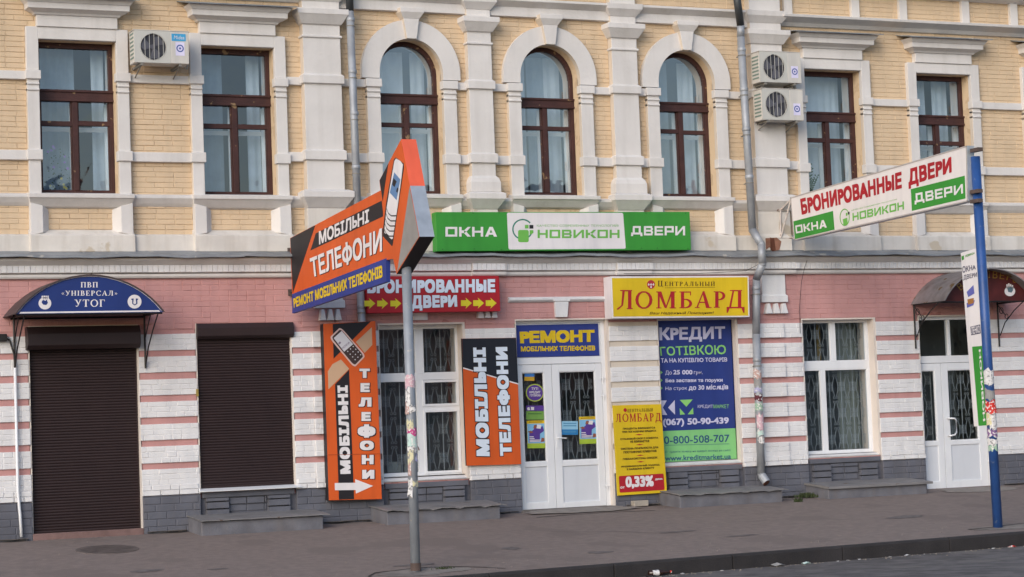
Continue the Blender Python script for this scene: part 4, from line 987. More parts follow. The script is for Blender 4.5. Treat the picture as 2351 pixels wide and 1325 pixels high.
m = MB(); m.tube([(4.035, -5, -.5), (3.975, -5, 4.63)], .064, 20); m.build('pole', mat('blue_pole_paint', (.022, .075, .25), .42, .2, 5, .3, 30, .2, patch=((.10, .14, .24), 9, .66), spec=.5), BP, smooth=True)
# narrow banner hung on the blue pole
VB = thing('pole_banner', 'narrow white and green vertical banner hanging beside the blue pole', 'banner', (3.95, -4.7, 2))
pv = xplane(3.97); z = Zf(2050, 560, .3397)
m = MB(); flat(m, pv, z(458, 62, 592, 20, 644, 1228, 548, 1234), -.012, 0, 0); m.build('banner_sheet', WPR, VB)
m = MB(); flat(m, pv, z(536, 695, 621, 688, 643, 1226, 580, 1230), .001, .002); text(m, pv, 'НОВИКОН', z(490, 75, 552, 55, 553, 68, 492, 92), .003, 0, .03); flat(m, pv, z(464, 85, 480, 78, 482, 105, 468, 112), .002, .003); m.build('green_field', GRN, VB)
m = MB(); text(m, pv, 'ОКНА', z(470, 152, 560, 140, 561, 172, 472, 198), .003, 0, .02); text(m, pv, 'ДВЕРИ', z(476, 212, 568, 192, 570, 228, 478, 250), .003, 0, .02)
flat(m, pv, z(525, 560, 590, 545, 594, 605, 530, 618), .002, .003); m.build('dark_lettering', pmat('grey_blue_print', '4A4A60'), VB)
m = MB(); flat(m, pv, z(500, 325, 545, 278, 552, 335, 510, 360), .002, .003); flat(m, pv, z(500, 400, 555, 380, 545, 415, 502, 432), .003, .004); m.build('picture', pmat('violet_print', '5E62A8'), VB)
m = MB(); flat(m, pv, z(505, 375, 548, 365, 548, 400, 510, 412), .004, .005); m.build('picture_detail', pmat('brown_print', '9A6A3A'), VB)
m = MB(); text(m, pv, 'НОВИКОН', z(612, 1200, 582, 715, 595, 712, 626, 1195), .004, 0, .03); text(m, pv, 'ЛЕНКО', z(530, 562, 588, 550, 591, 600, 534, 612), .005, 0, .02); m.build('white_lettering', WPR, VB)

# --- green and white box sign over the cornice
GS = thing('green_box_sign', 'long green box sign with white middle panel fixed above the cornice', 'sign', (0, -.3, 4))
pg = wall(.36); z = Zf(990, 470, .2595); zb = Zb(990, 470, .2595)
m = MB(); flat(m, pg, [(1000, 487), (1583.5, 486.5), (1587, 574), (1003, 577)], -.16, 0, 0, 0); m.build('box', GRN, GS, bevel=.006)
m = MB(); flat(m, pg, [(1164+(1430-1164)*0+2, 488.5), (1428, 488.8), (1430.5, 491), (1436.5, 569), (1434.5, 571.3), (1170, 573), (1167.5, 570), (1163.8, 491)], .0005, .002); m.build('white_panel', WPR, GS)
m = MB(); tec(m, pg, 'ОКНА', zb(125, 197, 578, 283), .004); tec(m, pg, 'ДВЕРИ', zb(1768, 190, 2245, 272), .004); m.build('white_lettering', WPR, GS)
m = MB(); tec(m, pg, 'НОВИКОН', zb(940, 222, 1665, 296), .004); text(m, pg, 'КАЧЕСТВО СОВРЕМЕННЫХ ТЕХНОЛОГИЙ!', zb(934, 170, 1658, 196), .004, 0, .0, space=1.05)
m.cut(); flat(m, pg, z(*[v for p in rrect(768, 224, 862, 332, 16) for v in p]), .003, .0045); flat(m, pg, zb(828, 179, 860, 211), .003, .0045); flat(m, pg, z(870, 226, 903, 226, 903, 250, 885, 262, 870, 262), .003, .0045); m.build('green_lettering', GRL, GS)
m = MB(); ring(m, pg, z(*[v for p in circ(808, 218, 92, 92, 28, -32, -318) for v in p])[:], z(*[v for p in circ(808, 218, 80, 80, 28, -32, -318) for v in p]), .003) if False else None
oo = z(*[v for p in circ(808, 218, 92, 92, 30, 110, 320) for v in p]); ii = z(*[v for p in circ(808, 218, 80, 80, 30, 110, 320) for v in p])
for i in range(len(oo)-1): m.add([pg.w(pg.px(*q), .003) for q in (oo[i], oo[i+1], ii[i+1], ii[i])], [(0, 1, 2, 3)])
oo = z(*[v for p in circ(808, 218, 92, 92, 8, 12, 58) for v in p]); ii = z(*[v for p in circ(808, 218, 80, 80, 8, 12, 58) for v in p])
for i in range(len(oo)-1): m.add([pg.w(pg.px(*q), .003) for q in (oo[i], oo[i+1], ii[i+1], ii[i])], [(0, 1, 2, 3)])
m.build('logo_ring', TEAL, GS)
m = MB(); flat(m, pg, zb(868, 180, 903, 212), .003, .0045); m.build('logo_square', BLK, GS)

for x_, y_ in ((85, 72), (370, 76), (600, 72), (1900, 74), (2250, 76), (100, 395), (380, 392), (620, 398), (1860, 385), (2000, 384), (2270, 390)):
    m = MB(); flat(m, pg, z(*[v for p in circ(x_, y_, 4, 4, 6) for v in p]), .001, .004); m.build('screw', BLK, GS)
# --- red sign with arrows
RS = thing('red_arrow_sign', 'red box sign with white lettering and yellow arrows behind the grey pole', 'sign', (-2.1, -.25, 3.1))
pr_ = wall(.30); z = Zf(830, 620, .1446); zb = Zb(830, 620, .1446)
m = MB(); flat(m, pr_, [(841, 634.5), (1146, 633.5), (1149, 714.5), (844.5, 719)], -.17, 0, 0, 0); m.build('box', RED, RS, bevel=.006)
q1 = [(843, 642), (1136.5, 640.5), (1137, 671.5), (843, 673.8)]; q2 = [(944, 678), (1048.5, 677.8), (1050, 709), (944, 714.5)]
m = MB(); text(m, pr_, 'БРОНИРОВАННЫЕ', q1, .002, 0, .062, grow=.018, space=1.10); text(m, pr_, 'ДВЕРИ', q2, .002, 0, .062, grow=.018, space=1.10); m.build('lettering_outline', pmat('dark_red_print', '5A1014'), RS)
m = MB(); text(m, pr_, 'БРОНИРОВАННЫЕ', q1, .004, 0, .062, space=1.10); text(m, pr_, 'ДВЕРИ', q2, .004, 0, .062, space=1.10); m.build('white_lettering', pmat('bluish_white_print', 'D6E0EC'), RS)
for x, y in ((1578, 526), (1772, 526), (1972, 526), (45, 532), (248, 532), (458, 532)):
    m = MB(); arrow(m, pr_, 830+x*.1446, 620+y*.1446, 25, 25, .003); m.build('yellow_arrow', pmat('arrow_yellow', 'D9CB2C'), RS)

# --- yellow pawnshop box sign
PS = thing('yellow_pawnshop_sign', 'yellow box sign with white rim and big red serif lettering above the credit banner', 'sign', (1.9, -.25, 3.1))
pp = wall(.36); z = Zf(1380, 620, .1531); zb = Zb(1380, 620, .1531)
m = MB(); flat(m, pp, z(145, 95, 2215, 88, 2230, 705, 170, 727), -.25, 0, 0); m.build('box', WPR, PS, bevel=.005)
m = MB(); flat(m, pp, z(163, 122, 2196, 108, 2207, 685, 186, 700), .0005, .002); m.build('yellow_face', YLW, PS)
m = MB()
for ch, bx in zip('ЛОМБАРД', ((228, 300, 500, 587), (505, 320, 775, 580), (812, 322, 1130, 576), (1168, 322, 1380, 573), (1405, 318, 1652, 570), (1682, 320, 1884, 566), (1868, 300, 2160, 575))): serif(m, pp, ch, zb(*bx), .004)
m.build('red_lettering', RED, PS)
m = MB(); serif(m, pp, 'Ц', zb(845, 160, 932, 246), .004); serif(m, pp, 'ЕНТРАЛЬНЫЙ', zb(950, 176, 1708, 240), .004, gap=.16); flat(m, pp, z(955, 266, 1710, 256, 1710, 261, 955, 271), .003, .004)
text(m, pp, 'Ваш Надежный Помощник!', z(725, 628, 1690, 618, 1690, 668, 725, 674), .004, 0, .01, shear=.3); m.build('dark_lettering', pmat('dark_brown_print', '4A3212'), PS)
m = MB(); flat(m, pp, z(*[v for p in circ(747, 217, 60, 66) for v in p]), .003, .004); m.build('logo_disc', pmat('logo_red', 'A83038'), PS)
m = MB()
for x, y in ((712, 222), (747, 222), (782, 222), (747, 258)): flat(m, pp, z(x, y-26, x+14, y, x, y+16, x-14, y), .005, .006)
m.build('logo_drops', WPR, PS)

# --- vertical orange phone sign
OV = thing('vertical_phone_sign', 'tall narrow orange sign with slanted phone picture and white arrow left of the shop window', 'sign', (-3.4, -.2, 1.5))
po = wall(.27); z = Zf(730, 720, .332); zb = Zb(730, 720, .332)
m = MB(); flat(m, po, [(742, 743.5), (862, 737), (877, 1146), (755, 1149)], -.14, 0, 0, 1); m.build('box', [ORG, BLK], OV, bevel=.004)
m = MB(); flat(m, po, z(102, 72, 366, 54, 108, 312), .0005, .0015); flat(m, po, z(118, 490, 215, 388, 250, 1283, 145, 1287), .0005, .0015); m.build('black_panels', BLK, OV)
m = MB(); flat(m, po, z(262, 197, 372, 95, 375, 217, 322, 272), .002, .003); flat(m, po, z(158, 318, 216, 382, 72, 524, 68, 400, 100, 350), .002, .003); m.build('beige_panels', BEI, OV)
def rot_rr(pl, m, c0, c1, c2, c3, h, mi=0, inset=0., u0=0, u1=1, v0=0, v1=1, d=.001):
    M = quad_map(pl, [c0, c1, c2, c3]); pts = [M(u0+(u1-u0)*p[0], v0+(v1-v0)*p[1]) for p in rrect(0, 0, 1, 1, inset)] if inset else [M(u0, v0), M(u1, v0), M(u1, v1), M(u0, v1)]
    flat_uv(m, pl, pts, h-d, h, mi)
ph4 = z(78, 168, 155, 92, 330, 292, 250, 375)
m = MB(); rot_rr(po, m, *ph4, .0045, inset=.14); m.build('phone_outline', pmat('pink_grey_print', 'D9B9B0'), OV)
m = MB(); rot_rr(po, m, *ph4, .006, inset=.12, u0=.10, u1=.90, v0=.04, v1=.96) if False else rot_rr(po, m, *z(92, 168, 156, 106, 316, 292, 250, 360), .006, inset=.13); m.build('phone_body', pmat('dark_phone_print', '43322F'), OV)
m = MB(); flat(m, po, z(108, 170, 163, 120, 242, 212, 180, 264), .0065, .0075)
for k in range(4):
    for j in range(3):
        cx, cy = 205+k*17+j*19, 262+k*19-j*17; flat(m, po, z(cx-5, cy, cx, cy-5, cx+5, cy, cx, cy+5), .0065, .0075)
m.build('phone_screen', pmat('screen_white', 'D8D6DA'), OV)
m = MB(); flat(m, po, z(138, 205, 150, 192, 160, 202, 148, 214), .008, .009); text(m, po, 'NOKIA', z(162, 235, 212, 192, 222, 204, 172, 248), .009, 0, .01); m.build('phone_screen_print', pmat('orange_grey_print', '8D7F93'), OV)
m1, m2 = MB(), MB(); q = z(154, 1110, 133, 498, 205, 496, 226, 1108); text(m1, po, 'МОБІЛЬНІ', q, .005, 0, .068, space=1.14)
for ch, cx, cy, wd, ht in (('Т', 322, 413, 72, 64), ('Е', 325, 512, 64, 62), ('Л', 325, 612, 88, 64), ('Е', 332, 712, 64, 62), ('Ф', 335, 812, 124, 92), ('О', 337, 912, 96, 66), ('Н', 343, 1010, 82, 64), ('И', 347, 1112, 84, 62)):
    b4 = zb(cx-wd/2, cy-ht/2, cx+wd/2, cy+ht/2); text(m1, po, ch, b4, .006, 0, .08); text(m2, po, ch, [(x+.6, y+.5) for x, y in b4], .004, 0, .08, grow=.045)
m2.build('lettering_outline', BLK, OV)
m1.cut(); flat(m1, po, z(115, 1172, 258, 1170, 256, 1145, 380, 1192, 262, 1245, 260, 1220, 117, 1222), .004, .005); m1.build('white_lettering', WPR, OV)
m = MB(); flat(m, po, z(68, 976, 432, 968, 432, 971, 68, 979), .0065, .007); m.build('panel_seam', pmat('seam_shade', '8E3C18'), OV)
# --- square-ish orange phone sign
OH = thing('rotated_phone_sign', 'orange and black sign with sideways outlined lettering between shop window and door', 'sign', (-1.2, -.15, 1.6))
pq = wall(.16); z = Zf(1050, 760, .2417)
m = MB(); flat(m, pq, z(43, 72, 558, 65, 607, 1265, 88, 1280), -.04, 0, 0, 1); m.build('board', [ORG, BLK], OH)
m = MB(); flat(m, pq, z(44, 73, 557, 66, 578, 500, 53, 345), .0005, .0015); m.build('black_panel', pmat('blue_black_print', '1C1F28'), OH)
m = MB(); flat(m, pq, z(53, 345, 580, 498, 581, 510, 53, 357), .002, .003); m.build('white_line', WPR, OH)
q1 = z(180, 1187, 147, 158, 268, 156, 308, 1190); q2 = z(402, 1187, 358, 153, 476, 151, 520, 1184)
m = MB(); text(m, pq, 'МОБІЛЬНІ', q1, .004, 0, .072, grow=.045, space=1.13); text(m, pq, 'ТЕЛЕФОНИ', q2, .004, 0, .072, grow=.045, space=1.13); m.build('lettering_outline', BLK, OH)
m = MB(); text(m, pq, 'МОБІЛЬНІ', q1, .006, 0, .072, space=1.13); text(m, pq, 'ТЕЛЕФОНИ', q2, .006, 0, .072, space=1.13); m.build('white_lettering', pmat('bluish_white_print', 'D6E0EC'), OH)
# --- blue board over the door
TS = thing('transom_sign', 'blue board with yellow phone repair lettering above the double door', 'sign', (0, 0, 2.5))
pt_ = wall(-.012); z = Zf(1180, 730, .249)
m = MB(); flat(m, pt_, z(16, 68, 775, 52, 788, 348, 30, 365), -.015, 0, 0); m.build('board', BLU, TS)
m = MB(); text(m, pt_, 'РЕМОНТ', z(50, 120, 742, 108, 743, 222, 56, 236), .003, 0, .06); text(m, pt_, 'МОБІЛЬНИХ ТЕЛЕФОНІВ', z(62, 262, 747, 253, 748, 302, 63, 312), .003, 0, .045); m.build('yellow_lettering', YLW, TS)
# --- credit banner in the window opening
CB = thing('credit_banner', 'blue and green credit advertisement filling the window under the yellow pawnshop sign', 'banner', (2.3, .05, 1.6))
pc = wall(-.05); z = Zf(1500, 720, .2716); zb = Zb(1500, 720, .2716)
m = MB(); X0, X1 = 1.625, 2.975
vb = Vector(pc.px(1690, 983))[1]
flat_uv(m, pc, [(X0, vb), (X1, vb), (X1, 2.75), (X0, 2.75)], -.012, 0); m.build('blue_field', pmat('credit_blue', '27387A'), CB)
m = MB(); flat_uv(m, pc, [(X0, .60), (X1, .60), (X1, vb-.001), (X0, vb-.001)], -.012, 0); m.build('green_field', pmat('credit_green', '7FC07A'), CB)
m = MB()
for t, q, b in (('КРЕДИТ', z(48, 118, 605, 108, 606, 232, 52, 247), .035), ('ТА НА КУПІВЛЮ ТОВАРІВ', z(62, 378, 622, 370, 624, 406, 64, 416), .02), ('До', zb(100, 482, 155, 522), 0), ('25 000', zb(168, 477, 330, 515), .03), ('грн.', zb(342, 487, 415, 522), 0),
                ('Без застави та поруки', z(102, 552, 585, 545, 585, 585, 102, 590), .03), ('На строк', z(102, 618, 285, 614, 285, 652, 102, 657), 0), ('до 30 місяців', z(298, 606, 632, 596, 632, 648, 298, 654), .03),
                ('КРЕДИТ', zb(375, 771, 503, 803), -.005), ('(067) 50-90-439', z(78, 890, 636, 876, 638, 945, 82, 962), .035)): text(m, pc, t, q, .003, 0, b)
m.cut(); flat(m, pc, z(65, 735, 112, 735, 80, 795, 117, 857, 76, 857), .002, .003); m.cut(); flat(m, pc, z(180, 732, 183, 855, 124, 795), .002, .003)
m.build('white_lettering', pmat('lilac_white_print', 'C4C2DA'), CB)
m = MB(); text(m, pc, 'ГОТІВКОЮ', z(52, 282, 612, 258, 614, 344, 60, 357), .003, 0, .015); text(m, pc, 'МАРКЕТ', zb(507, 769, 638, 800), .003, 0, -.005)
m.cut(); flat(m, pc, z(222, 730, 332, 726, 278, 788), .002, .003); flat(m, pc, z(222, 800, 268, 852, 225, 856), .002, .003); flat(m, pc, z(335, 795, 338, 850, 290, 852), .002, .003)
for y in (498, 564, 630): m.cut(); flat(m, pc, z(60, y-16, 78, y, 60, y+16), .002, .003)
m.build('green_lettering', pmat('credit_light_green', '86C46E'), CB)
m = MB(); text(m, pc, '0-800-508-707', z(88, 1038, 642, 1022, 642, 1085, 92, 1104), .003, 0, .01); text(m, pc, 'www.kreditmarket.ua', z(98, 1202, 655, 1186, 655, 1228, 100, 1246), .003, 0, .015)
text(m, pc, 'Оформити заявку на кредит можна на сайті', z(100, 1160, 650, 1146, 650, 1168, 100, 1183), .003, 0, -.01); flat(m, pc, z(100, 1112, 640, 1100, 640, 1103, 100, 1115), .002, .003); m.build('blue_lettering', pmat('credit_navy', '2E5276'), CB)
m = MB(); m.box(2.975, 3.008, .03, .06, .58, 2.76).box(1.62, 3.01, .03, .09, .545, .598); m.build('banner_frame', mat('banner_frame_dark', (.05, .05, .055), .6), CB)
m = MB(); m.stack(1.60, 3.03, [(-.03, .54), (.06, .535), (.07, .56), (-.03, .595)]); m.build('window_ledge', WB, BLD, bevel=.004)
# --- yellow board on the pier
YB = thing('yellow_pawnshop_board', 'upright yellow text board with red box, leaning on the pier right of the door', 'sign', (1.2, -.15, .8))
py_ = wall(.17); z = Zf(1390, 900, .1963); zb = Zb(1390, 900, .1963)
m = MB(); flat(m, py_, z(88, 158, 650, 142, 720, 1175, 145, 1212), -.025, 0, 0); m.build('board', YLW, YB)
q = z(112, 256, 652, 246, 656, 340, 116, 352); m = MB(); serif(m, py_, 'ЛОМБАРД', q, .004, gap=.12)
Mq = quad_map(py_, z(88, 158, 650, 142, 720, 1175, 145, 1212))
m.cut(); flat_uv(m, py_, [Mq(u, v) for u, v in rrect(.04, .03, .955, .215, .02)], .0015, .0025)
for y in (.665, .553, .433, .361): m.cut(); flat_uv(m, py_, [Mq(.42, y), Mq(.5, y+.007), Mq(.58, y), Mq(.5, y-.007)], .002, .003)
flat_uv(m, py_, [Mq(.245+.035*math.cos(R(a)), .945+.022*math.sin(R(a))) for a in range(0, 360, 30)], .002, .003)
m.build('red_lettering', RED, YB)
m = MB()
for t, x0, x1, y in (('ПРОЦЕНТЫ ВЗИМАЮТСЯ', .175, .84, .735), ('ПРИ ПОГАШЕНИИ КРЕДИТА', .155, .86, .70), ('СТРАХОВОЙ СБОР С КЛИЕНТА', .11, .89, .625), ('НЕ ВЗИМАЕТСЯ', .31, .70, .59), ('СИСТЕМА ЛОЯЛЬНОСТИ ДЛЯ', .11, .88, .512), ('ПОСТОЯННЫХ КЛИЕНТОВ', .16, .84, .475),
                   ('ГИБКАЯ СИСТЕМА СКИДОК', .14, .85, .398), ('ИНДИВИДУАЛЬНЫЙ ПОДХОД', .10, .88, .318), ('К КАЖДОМУ КЛИЕНТУ', .21, .77, .283)):
    c_ = [Mq(x0, y+.013), Mq(x1, y+.013), Mq(x1, y-.013), Mq(x0, y-.013)]; vs, fs, bb = text_mesh(t, .05, 0, 1, 2)
    m.add([py_.w(c_[3].lerp(c_[2], (x-bb[0])/(bb[1]-bb[0])).lerp(c_[0].lerp(c_[1], (x-bb[0])/(bb[1]-bb[0])), (y_-bb[2])/(bb[3]-bb[2])), .004+l) for x, y_, l in vs], fs)
serif(m, py_, 'ЦЕНТРАЛЬНЫЙ', z(256, 200, 556, 190, 556, 226, 256, 238), .004); m.build('dark_lettering', pmat('olive_print', '5A4A12'), YB)
m = MB(); text(m, py_, '0,33%', z(232, 990, 560, 975, 565, 1120, 236, 1135), .004, 0, .05); text(m, py_, 'от', z(172, 1108, 224, 1105, 225, 1128, 173, 1132), .004, 0, .03); text(m, py_, 'день', z(580, 1012, 668, 1006, 668, 1030, 580, 1036), .004, 0, .03)
m.build('white_lettering', WPR, YB)

# --- blue arched canopy over the shuttered door
def barrel(x0, x1, zb_, zt_, off0, off1, n=18):
    """points of a segmental arch from x0 to x1"""
    w2 = (x1-x0)/2; h = zt_-zb_; r_ = (w2*w2+h*h)/(2*h); cz = zt_-r_; a0 = math.asin(w2/r_)
    return [((x0+x1)/2+r_*math.sin(-a0+2*a0*i/n), cz+r_*math.cos(-a0+2*a0*i/n)) for i in range(n+1)]
CN = thing('blue_canopy', 'arched canopy with dark blue front board over the shuttered doorway', 'canopy', (-7.17, -.5, 3))
arc = barrel(-8.14, -6.20, 2.915, 3.405, 0, 0); pk = wall(.90); z = Zf(0, 620, .1963); zb = Zb(0, 620, .1963)
m = MB(); flat_uv(m, pk, arc, -.03, 0); m.build('front_board', pmat('navy_print', '1E3370'), CN)
def arc_strip(m, a, b, y0, y1, mi=0, t=.0):
    n = len(a)
    for i in range(n-1):
        P = [(a[i][0], y0, a[i][1]), (a[i+1][0], y0, a[i+1][1]), (b[i+1][0], y0, b[i+1][1]), (b[i][0], y0, b[i][1])]
        m.prism(P, (0, y1-y0, 0), mi)
inn = [(-7.17+(x+7.17)*.965, 2.94+(zz-2.915)*.93) for x, zz in arc]; inn2 = [(-7.17+(x+7.17)*.985, 2.925+(zz-2.915)*.973) for x, zz in arc]
m = MB(); 
for i in range(len(arc)-1): m.add([(p[0], -.902, p[1]) for p in (inn2[i], inn2[i+1], inn[i+1], inn[i])], [(0, 1, 2, 3)])
m.add([(-8.10, -.9025, 2.922), (-6.24, -.9025, 2.922), (-6.26, -.9025, 2.942), (-8.08, -.9025, 2.942)], [(0, 1, 2, 3)]); m.build('white_border', WPR, CN)
outer = [(-7.17+(x+7.17)*1.02, 2.915+(zz-2.915)*1.03+.004) for x, zz in arc]
m = MB(); arc_strip(m, outer, arc, -.925, -.08); m.build('roof_sheet', mat('dark_canopy_sheet', (.07, .05, .05), .6, .3, 8), CN)
m = MB(); serif(m, pk, 'ПВП', zb(942, 142, 1146, 204), .004); serif(m, pk, '«УНІВЕРСАЛ»', zb(715, 242, 1375, 300), .004); serif(m, pk, 'УТОГ', zb(870, 346, 1228, 430), .004); m.build('white_lettering', WPR, CN)
m = MB(); flat(m, pk, z(*[v for p in circ(1573, 370, 81) for v in p]), .002, .003)
m.cut(); flat(m, pk, z(*[v for p in circ(525, 390, 75, 72) for v in p]), .002, .003)
for k in range(4): flat(m, pk, z(485+k*22, 330, 487+k*22, 302, 503+k*22, 300, 505+k*22, 330), .002, .003)
m.build('emblem_white', WPR, CN)
m = MB(); flat(m, pk, z(1535, 335, 1560, 333, 1562, 345, 1556, 390, 1575, 402, 1592, 390, 1588, 345, 1588, 333, 1614, 335, 1612, 350, 1604, 352, 1606, 395, 1575, 415, 1545, 395, 1545, 350, 1535, 350), .004, .005)
m.cut(); flat(m, pk, z(490, 360, 510, 350, 530, 362, 545, 345, 560, 385, 540, 410, 505, 405, 488, 385), .004, .005)
for k in range(3): flat(m, pk, z(503+k*22, 345, 505+k*22, 318, 508+k*22, 318, 508+k*22, 345), .004, .005)
m.build('emblem_blue', pmat('navy_print', '1E3370'), CN)
for x in (-8.02, -6.26):
    m = MB(); m.tube([(x, -.12, 2.95), (x, -.12, 2.20)], .014, 6).tube([(x, -.88, 2.92), (x, -.12, 2.92)], .012, 6).tube([(x, -.86, 2.90), (x, -.60, 2.72), (x, -.30, 2.48), (x, -.13, 2.24)], .010, 6).tube([(x+.0, -.13, 2.6), (x, -.45, 2.9)], .008, 6)
    m.build('bracket', BLKM, CN)
m = MB(); m.tube([(-8.13, -.88, 2.905), (-6.21, -.88, 2.905)], .014, 6).tube([(-8.06, -.10, 2.9), (-6.26, -.10, 2.9)], .012, 6); m.build('front_bar', BLKM, CN)
# --- rusty canopy on the right
CR = thing('rusty_canopy', 'curved rusty sheet canopy with dark red front over the right-hand entrance', 'canopy', (7.1, -.5, 3))
arc = barrel(6.22, 8.02, 2.925, 3.42, 0, 0); kk = wall(.80); z = Zf(2050, 560, .3397); zb = Zb(2050, 560, .3397)
outer = [(7.12+(x-7.12)*1.015, 2.925+(zz-2.925)*1.03+.003) for x, zz in arc]
m = MB(); arc_strip(m, outer, arc, -1.0, -.08); m.build('roof_sheet', mat('rusty_sheet', (.27, .245, .245), .6, .3, 5, .4, 25, .4, metal=.35, patch=((.15, .09, .035), 3.5, .60), soot=(.10, .06, .045)), CR)
m = MB(); m.prism([(x, -.80, zz) for x, zz in arc], (0, .03, 0)); m.build('front_board', mat('dark_red_board', (.075, .012, .012), .6, .3, 6), CR)
m = MB(); ctr = 7.12; 
def achar(m, pl, ch, x, y, wd, ht, ang, h):
    ca, sa = math.cos(R(ang)), math.sin(R(ang)); q = [(-wd/2, -ht/2), (wd/2, -ht/2), (wd/2, ht/2), (-wd/2, ht/2)]
    text(m, pl, ch, z(*[v for a_, b_ in q for v in (x+a_*ca-b_*sa, y+a_*sa+b_*ca)]), h, 0, -.005)
for ch, x, y, ang in (('В', 455, 288, -42), ('П', 500, 245, -34), ('У', 560, 215, -20), ('Н', 608, 206, -8), ('І', 650, 206, 0), ('В', 690, 209, 2), ('Е', 738, 214, 6), ('Р', 786, 224, 12), ('С', 826, 240, 20), ('А', 872, 262, 30), ('Л', 915, 290, 34)):
    achar(m, kk, ch, x, y, 12 if ch == 'І' else 32, 48, ang, .004)
m.build('ochre_lettering', pmat('ochre_print', '8A6A22'), CR)
m = MB(); flat(m, kk, z(*[v for p in circ(790, 320, 36, 34) for v in p]), .002, .003)
for k in range(4): flat(m, kk, z(768+k*12, 305, 766+k*12, 268+abs(k-1)*6, 775+k*12, 266+abs(k-1)*6, 778+k*12, 305), .002, .003)
m.build('hand_emblem', WPR, CR)
m = MB(); flat(m, kk, z(772, 300, 800, 292, 812, 312, 800, 330, 778, 325), .004, .005); m.build('hand_emblem_detail', pmat('slate_print', '5A6E78'), CR)
for x in (6.235, 7.86):
    m = MB(); m.tube([(x, -.125, 2.95), (x, -.125, 2.22)], .014, 6).tube([(x, -.90, 2.92), (x, -.125, 2.92)], .014, 6).tube([(x, -.80, 2.91), (x, -.55, 2.78), (x, -.30, 2.60), (x, -.16, 2.40)], .009, 6)
    m.tube([(x, -.22+.05*math.cos(R(k)), 2.80+.05*math.sin(R(k))) for k in range(0, 361, 40)], .006, 5, cap=False).tube([(x, -.35+.04*math.cos(R(k)), 2.70+.04*math.sin(R(k))) for k in range(0, 361, 40)], .006, 5, cap=False)
    m.tube([(x, -.13, 2.9), (x, -.32, 2.72)], .007, 5); m.build('bracket', BLKM, CR)
MB().tube([(6.24, -.80, 2.915), (8.0, -.80, 2.915)], .014, 6).build('front_bar', BLKM, CR)

